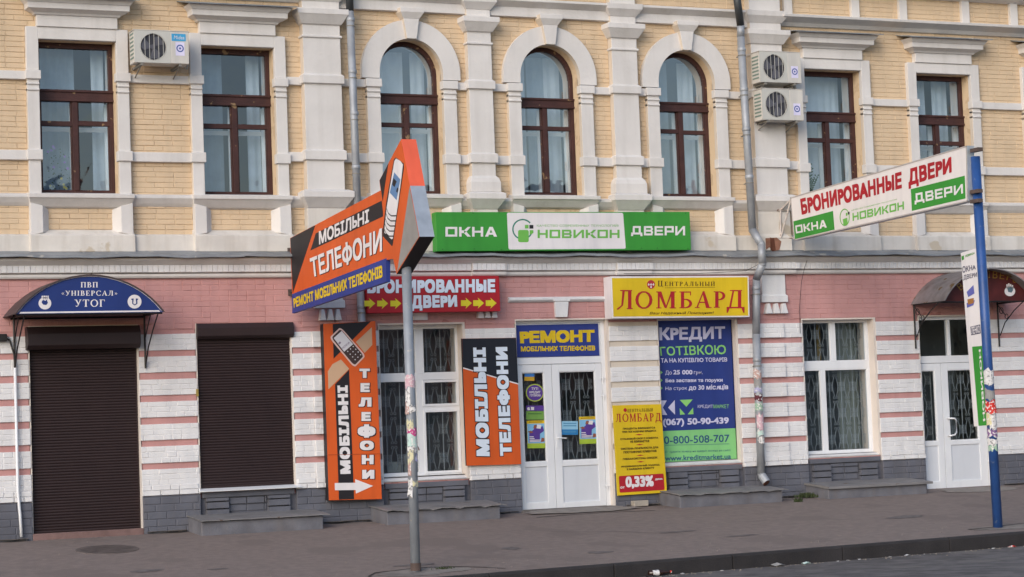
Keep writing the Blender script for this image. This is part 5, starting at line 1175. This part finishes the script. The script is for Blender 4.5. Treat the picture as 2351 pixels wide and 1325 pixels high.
# ================================================================ AIR CONDITIONERS
ACW = mat('unit_casing', (.58, .55, .50), .5, .08, 4, 0, 40, .25); ACG = mat('unit_grille', (.50, .49, .45), .5, .06, 6); ACD = mat('unit_fan_dark', (.045, .045, .055), .6, .1, 8)
def ac(x0, x1, z0, z1, label, blue=False):
    t = thing('air_conditioner', label, 'air conditioner', ((x0+x1)/2, -.32, z0), 'air conditioner units on the upper wall')
    o1, o0 = .47, .20; fx = x0+(x1-x0)*.345; fz = (z0+z1)/2; r_ = (z1-z0)*.42; xs_ = x0+(x1-x0)*.66
    m = MB(); m.wbox(x0, x1, o0, o1-.03, z0, z1)
    # front plate with a round hole
    m2 = MB(); n = 32; sq = []
    bx0, bx1, bz0, bz1 = x0, xs_, z0, z1
    for i in range(n):
        a = 2*math.pi*i/n; dx, dz = math.cos(a), math.sin(a)
        kx = ((bx1-fx) if dx > 0 else (fx-bx0))/max(abs(dx), 1e-6); kz = ((bz1-fz) if dz > 0 else (fz-bz0))/max(abs(dz), 1e-6); k = min(kx, kz)
        sq.append((fx+dx*k, fz+dz*k))
    for i in range(n):
        j = (i+1) % n; a, b = 2*math.pi*i/n, 2*math.pi*j/n
        A = [(fx+r_*math.cos(a), fz+r_*math.sin(a)), (fx+r_*math.cos(b), fz+r_*math.sin(b)), sq[j], sq[i]]
        m2.add([(p[0], -o1, p[1]) for p in A], [(0, 1, 2, 3)])
        m2.add([(A[0][0], -o1, A[0][1]), (A[1][0], -o1, A[1][1]), (A[1][0], -o1+.03, A[1][1]), (A[0][0], -o1+.03, A[0][1])], [(0, 1, 2, 3)])
    for cx_, cz_ in ((bx0, bz0), (bx0, bz1), (bx1, bz0), (bx1, bz1)):      # fill the plate corners
        near_ = sorted(sq, key=lambda p: (p[0]-cx_)**2+(p[1]-cz_)**2)[:2]; m2.add([(cx_, -o1, cz_), (near_[0][0], -o1, near_[0][1]), (near_[1][0], -o1, near_[1][1])], [(0, 1, 2)])
    m.wbox(xs_+.001, x1, o1-.03, o1, z0, z1); m.wbox(x0-.012, x1+.008, o0, o1+.006, z1, z1+.012); m.build('casing', ACW, t, bevel=.006)
    m2.build('front_plate', ACG, t)
    m = MB(); m.prism([(fx+r_*.98*math.cos(R(a)), -o1+.032-.004, fz+r_*.98*math.sin(R(a))) for a in range(0, 360, 12)], (0, .003, 0)); m.build('fan_shroud', ACD, t)
    m = MB()
    for k in range(3):
        a0 = 120*k+20; p = [(fx+rr*math.cos(R(a0+da)), -o1+.022-(.006 if da > 30 else 0), fz+rr*math.sin(R(a0+da))) for rr, da in ((.03, 0), (r_*.9, -5), (r_*.95, 40), (r_*.7, 62), (.03, 60))]; m.add(p, [(0, 1, 2, 3, 4)])
    m.prism([(fx+.035*math.cos(R(a)), -o1+.012, fz+.035*math.sin(R(a))) for a in range(0, 360, 30)], (0, .012, 0)); m.build('fan', mat('fan_blade', (.10, .10, .12), .5), t)
    m = MB()
    for k in (-.66, -.3, .06, .42, .78):
        h = r_*math.sqrt(1-(k*.95)**2); m.tube([(fx+r_*k*.95, -o1-.004, fz-h), (fx+r_*k*.95, -o1-.004, fz+h)], .0032, 5)
    m.tube([(fx+r_*.97*math.cos(R(a)), -o1-.002, fz+r_*.97*math.sin(R(a))) for a in range(0, 361, 15)], .004, 4, cap=False)
    m.build('guard', ACG, t)
    if blue:
        m = MB(); m.wbox(xs_+.02, x1-.04, o1, o1+.002, z1-.13, z1-.03); m.build('brand_label', pmat('cyan_print', '3E9CCB'), t)
        pl = wall(o1+.003); m = MB(); vs, fs, bb = text_mesh('Midea', .0, .2, 1, 2); a_, b_ = xs_+.05, x1-.06
        m.add([(a_+(b_-a_)*(x-bb[0])/(bb[1]-bb[0]), -o1-.0035, z1-.105+.05*(y-bb[2])/(bb[3]-bb[2])) for x, y, l in vs], fs); m.build('brand_lettering', WPR, t)
    cx_, cz_ = xs_+(x1-xs_)*.52, fz-.04+(.03 if blue else -.02)
    MB().wbox(cx_-.062, cx_+.062, o1, o1+.002, cz_-.10, cz_+.085).build('energy_sticker', pmat('pale_lilac', 'D8D2EA'), t)
    m = MB(); P_ = lambda rr, a: (cx_+rr*math.cos(R(a)), -o1-.0035, cz_+rr*math.sin(R(a)))
    for a in range(0, 360, 20): m.add([P_(.052, a), P_(.052, a+20), P_(.036, a+20), P_(.036, a)], [(0, 1, 2, 3)])
    for a in range(0, 360, 60): m.add([P_(.016, a), P_(.016, a+60), P_(0, 0)], [(0, 1, 2)])
    m.build('sticker_ring', pmat('sticker_blue', '3C5596'), t)
    m = MB(); 
    for xx in (x0+.1, x1-.12): m.cut().wbox(xx-.02, xx+.02, 0.0, .46, z0-.035, z0-.005).tube([(xx, -.42, z0-.03), (xx, -.02, z0-.16)], .010, 5)
    m.build('bracket', mat('bracket_steel', (.22, .21, .19), .6, .2, 10), t)
    m = MB(); m.tube([(x1+.0, -.3, z0+.22), (x1+.05, -.28, z0+.15), (x1+.04, -.2, z0-.02), (x1+.02, -.05, z0+.05)], .012, 6); m.build('hose', mat('grey_hose', (.4, .4, .38), .7), t)
    for k in range(7): m = MB(); m.box(x0-.003, x0, -.43, -.24, z0+.06+k*.055, z0+.085+k*.055); m.build('side_louvre', mat('louvre_green', (.16, .22, .19), .6), t)
ac(-6.385, -5.63, 6.335, 6.775, 'air conditioner with a cyan label between the two left windows', True)
ac(3.385, 4.125, 6.37, 6.845, 'upper air conditioner of the stacked pair beside the right downpipe')
ac(3.40, 4.135, 5.785, 6.265, 'lower air conditioner of the stacked pair beside the right downpipe')

# ================================================================ DOWNPIPES AND CABLES
def pipe(name, pts, r_, joints, label, mt=PIPE, dark=0):
    t = thing(name, label, 'downpipe', pts[-1], 'zinc downpipes on the front of the building')
    for i in range(len(pts)-1):
        m = MB(); a, b = Vector(pts[i]), Vector(pts[i+1]); m.tube([a, b], r_, 16); m.build('pipe_length', DARKP if i < dark else mt, t, smooth=False).data.polygons.foreach_set('use_smooth', [len(p.vertices) == 4 for p in m_last(t).polygons])
    for p in pts[1:-1]:
        m = MB()
        # a ball at every bend closes the mitre
        p = Vector(p); n = 8
        for k in range(n):
            a0, a1 = -math.pi/2+math.pi*k/n, -math.pi/2+math.pi*(k+1)/n
            for j in range(16):
                b0, b1 = 2*math.pi*j/16, 2*math.pi*(j+1)/16; q = lambda a, b: p+Vector((math.cos(a)*math.cos(b), math.cos(a)*math.sin(b), math.sin(a)))*(r_*1.0)
                m.add([q(a0, b0), q(a0, b1), q(a1, b1), q(a1, b0)], [(0, 1, 2, 3)])
        m.build('elbow', mt, t, smooth=True)
    for (x, y, z_) in joints:
        m = MB(); m.tube([(x, y, z_-.03), (x, y, z_-.022), (x, y, z_+.022), (x, y, z_+.03)], r_, 16, rs=[r_+.001, r_+.007, r_+.007, r_+.001]); m.build('joint_ring', mt, t, smooth=True)
        m = MB(); m.tube([(x, y, z_-.10), (x, y, z_-.085)], r_+.006, 14); m.box(x-.012, x+.012, y, y+.16, z_-.1, z_-.085); m.build('clamp', mat('bracket_steel', (.22, .21, .19)), t)
    return t
def m_last(t): return t.children[-1].data
DARKP = mat('dark_pipe', (.06, .065, .07), .5, .2, 6, metal=.4)
pipe('downpipe', [(-3.185, -.22, 8.1), (-3.185, -.22, 7.22), (-3.165, -.22, 3.95), (-3.165, -.42, 3.80), (-3.165, -.42, 3.55), (-3.16, -.20, 3.35), (-3.13, -.20, .40), (-3.13, -.20, .30)], .055, [(-3.18, -.22, 7.10), (-3.175, -.22, 6.35), (-3.17, -.22, 5.75), (-3.17, -.22, 4.98), (-3.155, -.2, 3.0)], 'grey zinc downpipe behind the orange overhead sign', dark=1)
pipe('downpipe', [(2.98, -.52, 8.0), (3.02, -.48, 7.72), (3.20, -.26, 7.28), (3.20, -.25, 7.1), (3.255, -.25, 4.10), (3.275, -.46, 3.86), (3.275, -.47, 3.56), (3.275, -.27, 3.34), (3.255, -.22, 2.5), (3.235, -.22, .36), (3.25, -.245, .29)], .060, [(3.205, -.25, 6.9), (3.215, -.25, 6.28), (3.225, -.25, 5.66), (3.24, -.25, 4.92), (3.27, -.26, 3.2), (3.25, -.22, 2.1)], 'zinc downpipe with an offset at the cornice beside the stacked air conditioners', dark=2)
m = MB(); m.tube([(3.24, -.23, .33), (3.272, -.30, .225)], .066, 14); m.tube([(3.271, -.298, .227), (3.275, -.306, .219)], .060, 14, 1); tag(m.build('pipe_shoe', [PIPE, mat('rust', (.10, .035, .02), .9, .3, 9)]), 'short rusty-mouthed outlet at the foot of the right downpipe', 'pipe shoe')
# white conduit beside the shuttered door
m = MB(); m.tube([(-8.02, -.13, 2.25), (-8.02, -.14, .62), (-8.0, -.15, .3), (-7.99, -.16, .02)], .02, 8); o = tag(m.build('white_conduit', PVC, smooth=True), 'thin white conduit left of the shuttered doorway', 'conduit')
m = MB(); m.tube([(-8.02, -.13, 2.25), (-8.03, -.14, 2.42), (-8.08, -.12, 2.62), (-8.16, -.1, 2.66)], .012, 6); tag(m.build('black_cable', BLKM), 'black cable looping from the wall box to the white conduit', 'cable')
m = MB(); m.wbox(-8.42, -8.12, .09, .17, 2.60, 2.70); tag(m.build('cable_box', BLKM, bevel=.01), 'small black cable box on the wall by the blue canopy', 'box')
def wire(pts, r_, label, name='thin_wire'):
    m = MB(); m.tube(pts, r_, 5); tag(m.build(name, BLKM), label, 'wire')
wire([(-6.9, -.16, 3.62), (-7.0, -.17, 3.45), (-7.3, -.17, 3.25), (-7.6, -.16, 3.1), (-7.9, -.15, 2.95)], .004, 'thin wire trailing down the wall behind the blue canopy')
wire([(4.25, -.2, 3.66), (4.17, -.22, 3.5), (4.12, -.2, 3.3), (4.12, -.11, 2.9), (4.11, -.11, 2.5)], .004, 'thin wire hanging down the pink wall right of the downpipe')
wire([(3.45, -.25, 3.62), (3.1, -.26, 3.47), (2.2, -.28, 3.43), (1.0, -.26, 3.44)], .004, 'slack wire running under the cornice above the yellow sign')
# damaged plaster below the sign bracket
m = MB(); pd = [(3.52, 3.98), (3.72, 3.99), (3.80, 3.93), (3.76, 3.80), (3.66, 3.78), (3.58, 3.84), (3.52, 3.80)]; m.prism([(x, -.186, zz) for x, zz in pd], (0, .01, 0)); m.build('broken_plaster', mat('bare_brick', (.25, .12, .08), .95, .3, 9, .8), BLD)
m = MB(); m.prism([(x, -.19, zz) for x, zz in [(3.60, 3.99), (3.67, 3.98), (3.69, 3.80), (3.64, 3.775), (3.60, 3.80)]], (0, .01, 0)); m.build('rust_stain', mat('rust', (.10, .035, .02)), BLD)

# ================================================================ STICKERS AND POSTERS ON THE DOOR
pdx = wall(-.045); z = Zf(1180, 730, .249); zb = Zb(1180, 730, .249)
def poster(quad, label):
    t = thing('door_poster', label, 'poster', tuple(pdx.w(pdx.px(*quad[3]))), 'yellow and violet posters on the door glass')
    M = quad_map(pdx, quad); f = lambda m, pts, h: flat_uv(m, pdx, [M(u, v) for u, v in pts], h-.0008, h)
    m = MB(); f(m, [(0, 0), (1, 0), (1, 1), (0, 1)], .001); m.build('sheet', YLW, t)
    m = MB(); f(m, [(.02, .18), (.98, .18), (.98, .89), (.02, .89)], .002); m.build('picture_sky', SKB, t)
    m = MB(); f(m, [(.0, .0), (1, 0), (1, .17), (0, .17)], .002); m.build('green_strip', pmat('lime_print', '9FB83A'), t)
    m = MB(); f(m, [(.1, .22), (.12, .55), (.38, .68), (.42, .82), (.55, .84), (.6, .70), (.88, .80), (.95, .62), (.72, .52), (.7, .22)], .003); m.build('violet_shape', pmat('poster_violet', '553A8C'), t)
    m = MB(); f(m, [(.35, .72), (.4, .84), (.52, .85), (.56, .72)], .004); m.cut(); f(m, [(.04, .60), (.2, .64), (.36, .58), (.2, .54)], .004); m.cut(); f(m, [(.75, .22), (.95, .24), (.95, .36), (.8, .38)], .004); m.build('brown_shape', pmat('poster_brown', '8E5340'), t)
    m = MB(); f(m, [(.52, .72), (.58, .86), (.8, .84), (.76, .70)], .0045); 
    for y, x1 in ((.40, .36), (.335, .4), (.28, .75), (.235, .7)): f(m, [(.12, y), (x1, y), (x1, y+.028), (.12, y+.028)], .0045)
    m.build('white_shape', WPR, t)
    m = MB(); f(m, [(.12, .935), (.88, .935), (.88, .96), (.12, .96)], .002); m.build('caption', pmat('poster_ink', '7A4A2A'), t)
poster(z(117, 948, 282, 945, 290, 1200, 125, 1203), 'yellow and violet poster on the glass of the narrow left door leaf')
poster(z(598, 912, 760, 908, 765, 1158, 604, 1163), 'yellow and violet poster on the glass of the wide right door leaf')
t = thing('round_sticker', 'round violet credit sticker near the top of the narrow door leaf', 'sticker', tuple(pdx.w(pdx.px(1227, 905))))
m = MB(); flat(m, pdx, z(*[v for p in circ(192, 690, 84, 82) for v in p]), 0, .001); m.build('rim', pmat('sticker_rim', 'A9B84A'), t)
m = MB(); flat(m, pdx, z(*[v for p in circ(192, 690, 74, 72) for v in p]), .001, .002); m.build('disc', pmat('sticker_violet', '5A3C8E'), t)
m = MB(); text(m, pdx, 'ТУТ!', zb(160, 640, 222, 665), .003, 0, .02); text(m, pdx, 'КРЕДИТ', zb(142, 674, 244, 700), .003, 0, .03); text(m, pdx, 'ГОТІВКОЮ', zb(145, 704, 245, 724), .003, 0, .03); m.build('white_lettering', WPR, t)
t = thing('violet_green_sticker', 'violet and green rectangular sticker above the left door poster', 'sticker', tuple(pdx.w(pdx.px(1228, 960))))
m = MB(); flat(m, pdx, zb(112, 808, 275, 856), 0, .001); m.build('violet_part', pmat('sticker_violet', '5A3C8E'), t)
m = MB(); flat(m, pdx, z(122, 830, 140, 820, 150, 850, 125, 852), .001, .002); flat(m, pdx, z(155, 820, 185, 822, 185, 850, 158, 850), .001, .002); m.build('white_marks', WPR, t)
m = MB(); flat(m, pdx, zb(113, 860, 275, 938), 0, .001); m.build('green_part', pmat('sticker_green', '6F9A48'), t)
m = MB(); text(m, pdx, 'VISA LIQPAY', zb(128, 880, 260, 905), .002, 0, .01) if False else flat(m, pdx, zb(130, 880, 255, 888), .001, .002); m.build('dark_line', pmat('dark_green_print', '3F6B35'), t)
t = thing('flag_sticker', 'blue over yellow sticker in the top corner of the narrow door leaf', 'sticker', tuple(pdx.w(pdx.px(1215, 866))))
m = MB(); flat(m, pdx, zb(97, 512, 188, 543), 0, .001); m.build('blue_half', pmat('flag_blue', '3B74B4'), t); m = MB(); flat(m, pdx, zb(97, 543, 188, 580), 0, .001); m.build('yellow_half', pmat('flag_yellow', 'C59A2A'), t)
t = thing('blue_sticker', 'pale and dark blue notice on the glass beside the right door poster', 'sticker', tuple(pdx.w(pdx.px(1308, 985))))
m = MB(); flat(m, pdx, zb(440, 952, 590, 1028), 0, .001); m.build('pale_half', pmat('pale_blue_print', '8DBDD6'), t); m = MB(); flat(m, pdx, zb(440, 1028, 590, 1078), 0, .001); m.build('blue_half', pmat('notice_blue', '2E78B0'), t)
m = MB(); 
for y in (968, 990): flat(m, pdx, zb(455, y, 575, y+9), .001, .002)
flat(m, pdx, zb(455, 1045, 575, 1056), .001, .002); m.build('print_lines', pmat('notice_ink', '4A86AC'), t)

# ================================================================ FLYERS ON THE POLES
def flyer(cx, cy, z0, z1, a0, a1, r_, colr, label, curl=0., group='torn flyers stuck on the poles', par=None):
    m = MB(); n = 6; k = 4; vs = []
    for j in range(k+1):
        for i in range(n+1):
            a = R(a0+(a1-a0)*i/n)+random.uniform(-.03, .03); zz = z0+(z1-z0)*j/k+(random.uniform(-.028, .028) if j in (0, k) else 0); e = curl*max(0, (1-j/k)-.35)*(1 if i > n/2 else .5)+random.uniform(0, .003)
            rr = r_+.002+e; vs.append((cx+rr*math.sin(a), cy-rr*math.cos(a), zz))
    m.add(vs, [(j*(n+1)+i, j*(n+1)+i+1, (j+1)*(n+1)+i+1, (j+1)*(n+1)+i) for j in range(k) for i in range(n)])
    return tag(m.build('flyer', colr), label, 'flyer', group)
FC = {n_: mat('flyer_'+n_, srgb(h), .85, .15, 20, .2, 30, .2, patch=(('8F8D8C' if n_ in ('white', 'grey', 'cream') else 'D2CECB'), 34, .55)) for n_, h in dict(pink='C9A5AE', white='D5D2D0', cream='C9C3A0', magenta='B84A80', mint='B5CCC4', maroon='5A2A34', salmon='B89890', lilac='A9A6C8', red='C8352C', blue='4A62A0', yellow='CFC698', green='93B09A', grey='8E8C8A', purple='7A5A86').items()}
gx, gy, gr = -4.315, -5.0, .058
def gz(y): return wall(5.0).px(945, y)[1]
G_ = [(862, 890, -80, 70, 'pink', 0, 'pale pink band wrapped highest round the grey pole'), (892, 925, -75, -5, 'white', .02, 'white paper strip just below the pink band on the grey pole'), (922, 950, -90, -20, 'salmon', .03, 'torn salmon scrap sticking out left of the grey pole'),
      (930, 945, -20, 60, 'white', .02, 'small torn white scrap under the bare stretch of the grey pole'), (965, 985, -70, 20, 'cream', 0, 'cream remnant above the magenta strip on the grey pole'), (983, 997, -60, 75, 'magenta', .006, 'magenta strip on the grey pole'),
      (996, 1024, -60, 80, 'mint', .003, 'mint flyer under the magenta strip on the grey pole'), (1014, 1034, 70, 120, 'maroon', .05, 'dark maroon card sticking out right of the grey pole'), (1024, 1036, -70, 60, 'white', 0, 'white remnant below the mint flyer on the grey pole'),
      (1032, 1062, -65, 10, 'cream', .006, 'long cream strip low on the grey pole'), (1045, 1062, 30, 90, 'lilac', .012, 'pale lilac scrap on the right side of the grey pole'), (1060, 1090, -70, -20, 'salmon', .01, 'salmon strip with a hanging edge on the grey pole'),
      (1100, 1140, -80, -10, 'white', .05, 'loose white paper hanging lowest on the grey pole'), (1106, 1118, -10, 70, 'cream', 0, 'small cream remnant lowest on the grey pole')]
for y0, y1, a0, a1, cn, cu, lb in G_: flyer(gx+.003*(y0-900)/250*-1, gy, gz(y1), gz(y0), a0-20, a1-20, gr, FC[cn], lb, cu)
bx, by, br = 4.02, -5.0, .064
def bz(y): return wall(5.0).px(2270, y)[1]
B2 = [(848, 885, -80, 75, 'white', .004, 'white flyer highest on the blue pole'), (893, 918, -70, 70, 'grey', .004, 'grey printed flyer above the red paper on the blue pole'), (920, 948, -90, 100, 'red', .035, 'flared red paper on the blue pole'),
      (946, 985, -10, 80, 'white', .006, 'white sheet under the red paper on the blue pole'), (950, 975, -70, -12, 'yellow', .004, 'yellow slip beside the white sheet on the blue pole'), (986, 1005, -60, 70, 'purple', .003, 'purple flyer low on the blue pole'),
      (1006, 1022, -70, 60, 'white', .004, 'white remnant under the purple flyer on the blue pole'), (1020, 1034, -60, 40, 'green', .003, 'pale green scrap lowest on the blue pole')]
for y0, y1, a0, a1, cn, cu, lb in B2: flyer(4.035-.06*((bz(y0)+.33)/5), by, bz(y1), bz(y0), max(a0-12, -90)-36, min(a1+12, 90)-36, br, FC[cn], lb, cu)
def dz(y): return wall(.25).px(1747, y)[1]
D_ = [(848, 868, -60, 50, 'salmon', .004, 'salmon sticker highest on the right downpipe'), (870, 888, -50, 60, 'grey', .003, 'grey sticker second from the top on the right downpipe'), (888, 902, -60, 50, 'lilac', .003, 'lilac sticker on the right downpipe'), (904, 918, -55, 55, 'maroon', .003, 'maroon sticker on the right downpipe'),
      (922, 945, -50, 60, 'green', .003, 'green sticker on the right downpipe'), (950, 985, -20, 60, 'pink', .003, 'pink sticker half round the right downpipe'), (988, 1002, -50, 55, 'mint', .003, 'mint sticker low on the right downpipe'), (1004, 1020, -40, 60, 'white', .003, 'white sticker lowest on the right downpipe')]
for y0, y1, a0, a1, cn, cu, lb in D_: flyer(3.245, -.22, dz(y1), dz(y0), max(a0-20, -90)-30, min(a1+20, 90)-30, .060, FC[cn], lb, cu, 'stickers on the right downpipe')

# ================================================================ LITTER IN THE GUTTER
def gutter(px_, py_, off=5.85):
    d = ray(px_, py_); zz = zk(0)-.19; t = (zz-CAM.z)/d.z; q = CAM+d*t
    x = q.x; y = min(q.y, -KO-.22); return x, y, zk(x)-.175-.015*min(1, (-KO-y-.14)/.46)
x, y, zz = gutter(1475, 1318); m = MB()
t = thing('glass_bottle', 'dark brown bottle with a pale label lying in the gutter', 'bottle', (x, y, zz))
ax = Vector((1, -.12, .02)).normalized(); P = lambda s_: Vector((x-.15, y+.02, zz+.038))+ax*s_
m.tube([P(0), P(.005), P(.16), P(.20), P(.25), P(.28)], .035, 14, rs=[.02, .034, .034, .02, .013, .013]); m.build('bottle_body', mat('brown_glass', (.03, .012, .008), .15, .1, 6, spec=.6), t, smooth=True)
m = MB(); m.tube([P(.05), P(.13)], .0355, 14, cap=False); m.build('bottle_label', FC['white'], t, smooth=True)
m = MB(); m.tube([P(.275), P(.295)], .015, 10); m.build('bottle_cap', FC['red'], t)
def crumple(name, px_, py_, s, colr, label, group='scraps of litter along the kerb'):
    x, y, zz = gutter(px_, py_); m = MB(); n = 9; vs = [(x+random.uniform(-.2, .2)*s, y+random.uniform(-.2, .2)*s, zz+s*.45)]
    for i in range(n):
        a = 2*math.pi*i/n; rr = s*random.uniform(.5, 1); vs.append((x+rr*math.cos(a)*1.3, y+rr*math.sin(a)*.6, zz+.002+random.uniform(0, .35)*s))
    vs.append((x, y, zz-.004)); m.add(vs, [(0, 1+i, 1+(i+1) % n) for i in range(n)]+[(n+1, 1+(i+1) % n, 1+i) for i in range(n)]); return tag(m.build(name, colr), label, 'litter', group)
crumple('crumpled_bag', 1715, 1297, .11, FC['grey'], 'crumpled grey and brown bag at the kerb'); crumple('plastic_cup', 1772, 1292, .07, FC['mint'], 'crushed pale cup right of the crumpled bag'); crumple('paper_scrap', 1440, 1318, .06, BLK, 'black scrap left of the bottle in the gutter')
crumple('paper_scrap', 1540, 1316, .035, FC['white'], 'white scrap right of the bottle in the gutter'); crumple('red_packet', 2216, 1258, .06, FC['red'], 'small red packet at the kerb near the blue pole'); crumple('paper_scrap', 1990, 1275, .045, FC['white'], 'white scrap at the kerb half-way to the blue pole')
for px_, py_, s in ((1857, 1288, .02), (1888, 1287, .025), (1912, 1285, .03), (1965, 1279, .025), (2190, 1262, .03), (2275, 1256, .03), (2312, 1246, .05), (2345, 1245, .03), (1632, 1310, .025), (2050, 1274, .02)):
    o = crumple('paper_scrap', px_, py_, s, FC['white'], 'tiny pale scrap of paper in the gutter', 'tiny pale scraps in the gutter')
# plant behind the glass of a right-hand upper window
t = thing('house_plant', 'feathery house plant behind the glass above the white overhead sign', 'plant', (4.62, .31, 4.6)); m = MB()
for i in range(16):
    a = random.uniform(-1.2, 1.2); l = random.uniform(.35, .62); b = Vector((4.62, .31, 4.64)); tip = b+Vector((math.sin(a)*l*.45, random.uniform(-.03, .02), l*math.cos(a*.6)))
    for k in range(7):
        p = b.lerp(tip, .3+.1*k); s_ = .05
        for sg in (-1, 1): m.add([p, p+Vector((sg*s_, 0, .035)), p+Vector((sg*s_*.5, 0, .05))], [(0, 1, 2)])
    m.add([b+Vector((-.004, 0, 0)), b+Vector((.004, 0, 0)), tip], [(0, 1, 2)])
m.build('leaves', mat('leaf_green', (.05, .10, .04), .7, .3, 20), t); MB().tube([(4.62, .31, 4.615), (4.62, .31, 4.72)], .05, 10).build('pot', mat('clay_pot', (.30, .13, .07), .8), t)

t = thing('flowering_plant', 'plant with violet and yellow blossoms behind the lower pane of the leftmost upper window', 'plant', (-7.3, .31, 4.6))
m = MB(); m2 = MB(); m3 = MB()
for i in range(70):
    x, zz = random.uniform(-7.5, -7.12), 4.64+random.random()**1.3*.62; q = random.uniform(.012, .03); a = random.uniform(0, 6.28)
    m.add([(x, .30, zz), (x+q*math.cos(a), .30+random.uniform(-.02, .02), zz+q*math.sin(a)), (x+q*math.cos(a+1), .31, zz+q*math.sin(a+1))], [(0, 1, 2)])
m.build('leaves', mat('leaf_green', (.05, .10, .04)), t)
for k in range(13):
    mm_ = m2 if k < 8 else m3; x, zz = random.uniform(-7.48, -7.15), (random.uniform(4.85, 5.3) if k < 8 else random.uniform(4.68, 4.85)); q = random.uniform(.014, .022)
    mm_.add([(x+q*math.cos(R(a)), .285, zz+q*math.sin(R(a))) for a in range(0, 360, 60)], [(0, 1, 2, 3, 4, 5)])
m2.build('violet_blossoms', mat('violet_petals', (.38, .22, .55), .8), t, kind='stuff'); m3.build('yellow_blossoms', mat('yellow_petals', (.65, .55, .15), .8), t, kind='stuff')

# ================================================================ HOUSES ACROSS THE STREET (mirrored in the window panes)
HW = [mat('opposite_wall_%s' % n_, tuple(v*1.5 for v in c), .9, .1, .4) for n_, c in (('grey', (.20, .19, .18)), ('ochre', (.25, .20, .13)), ('brick', (.20, .11, .09)))]
HR = mat('opposite_roof', (.09, .08, .08), .8, .2, 1)
for i, (x0, wd, he, ri, lb) in enumerate(((-14, 15, 6.5, 3.2, 'low grey house across the street, nearest to the left'), (3, 13, 8.5, 4.0, 'ochre gabled house across the street between grey and brick houses'), (18, 17, 9.6, 3.4, 'long brick house across the street'), (37, 12, 8.0, 4.6, 'steep grey gabled house across the street'), (52, 18, 9.2, 3.0, 'last ochre house across the street'))):
    t = thing('opposite_house', lb, 'house', (x0+wd/2, -63, -1)); x1 = x0+wd
    MB().box(x0, x1, -72, -63, -1, he).build('wall', HW[i % 3], t)
    m = MB(); m.add([(x0-.4, -62.6, he), (x1+.4, -62.6, he), (x1+.4, -72.4, he), (x0-.4, -72.4, he), (x0+2, -67.5, he+ri), (x1-2, -67.5, he+ri)], [(0, 1, 5, 4), (2, 3, 4, 5), (3, 0, 4), (1, 2, 5), (0, 3, 2, 1)]); m.build('roof', HR, t)
    MB().box(x0+wd*.3, x0+wd*.3+.8, -67, -66.2, he+.5, he+ri+1.0).build('chimney', HW[2], t)
    for z0 in (1.2, 4.4):
        for k in range(int(wd/2.6)): MB().box(x0+1.2+k*2.6, x0+2.4+k*2.6, -63, -62.95, z0, z0+1.7).build('window', DRK, t)
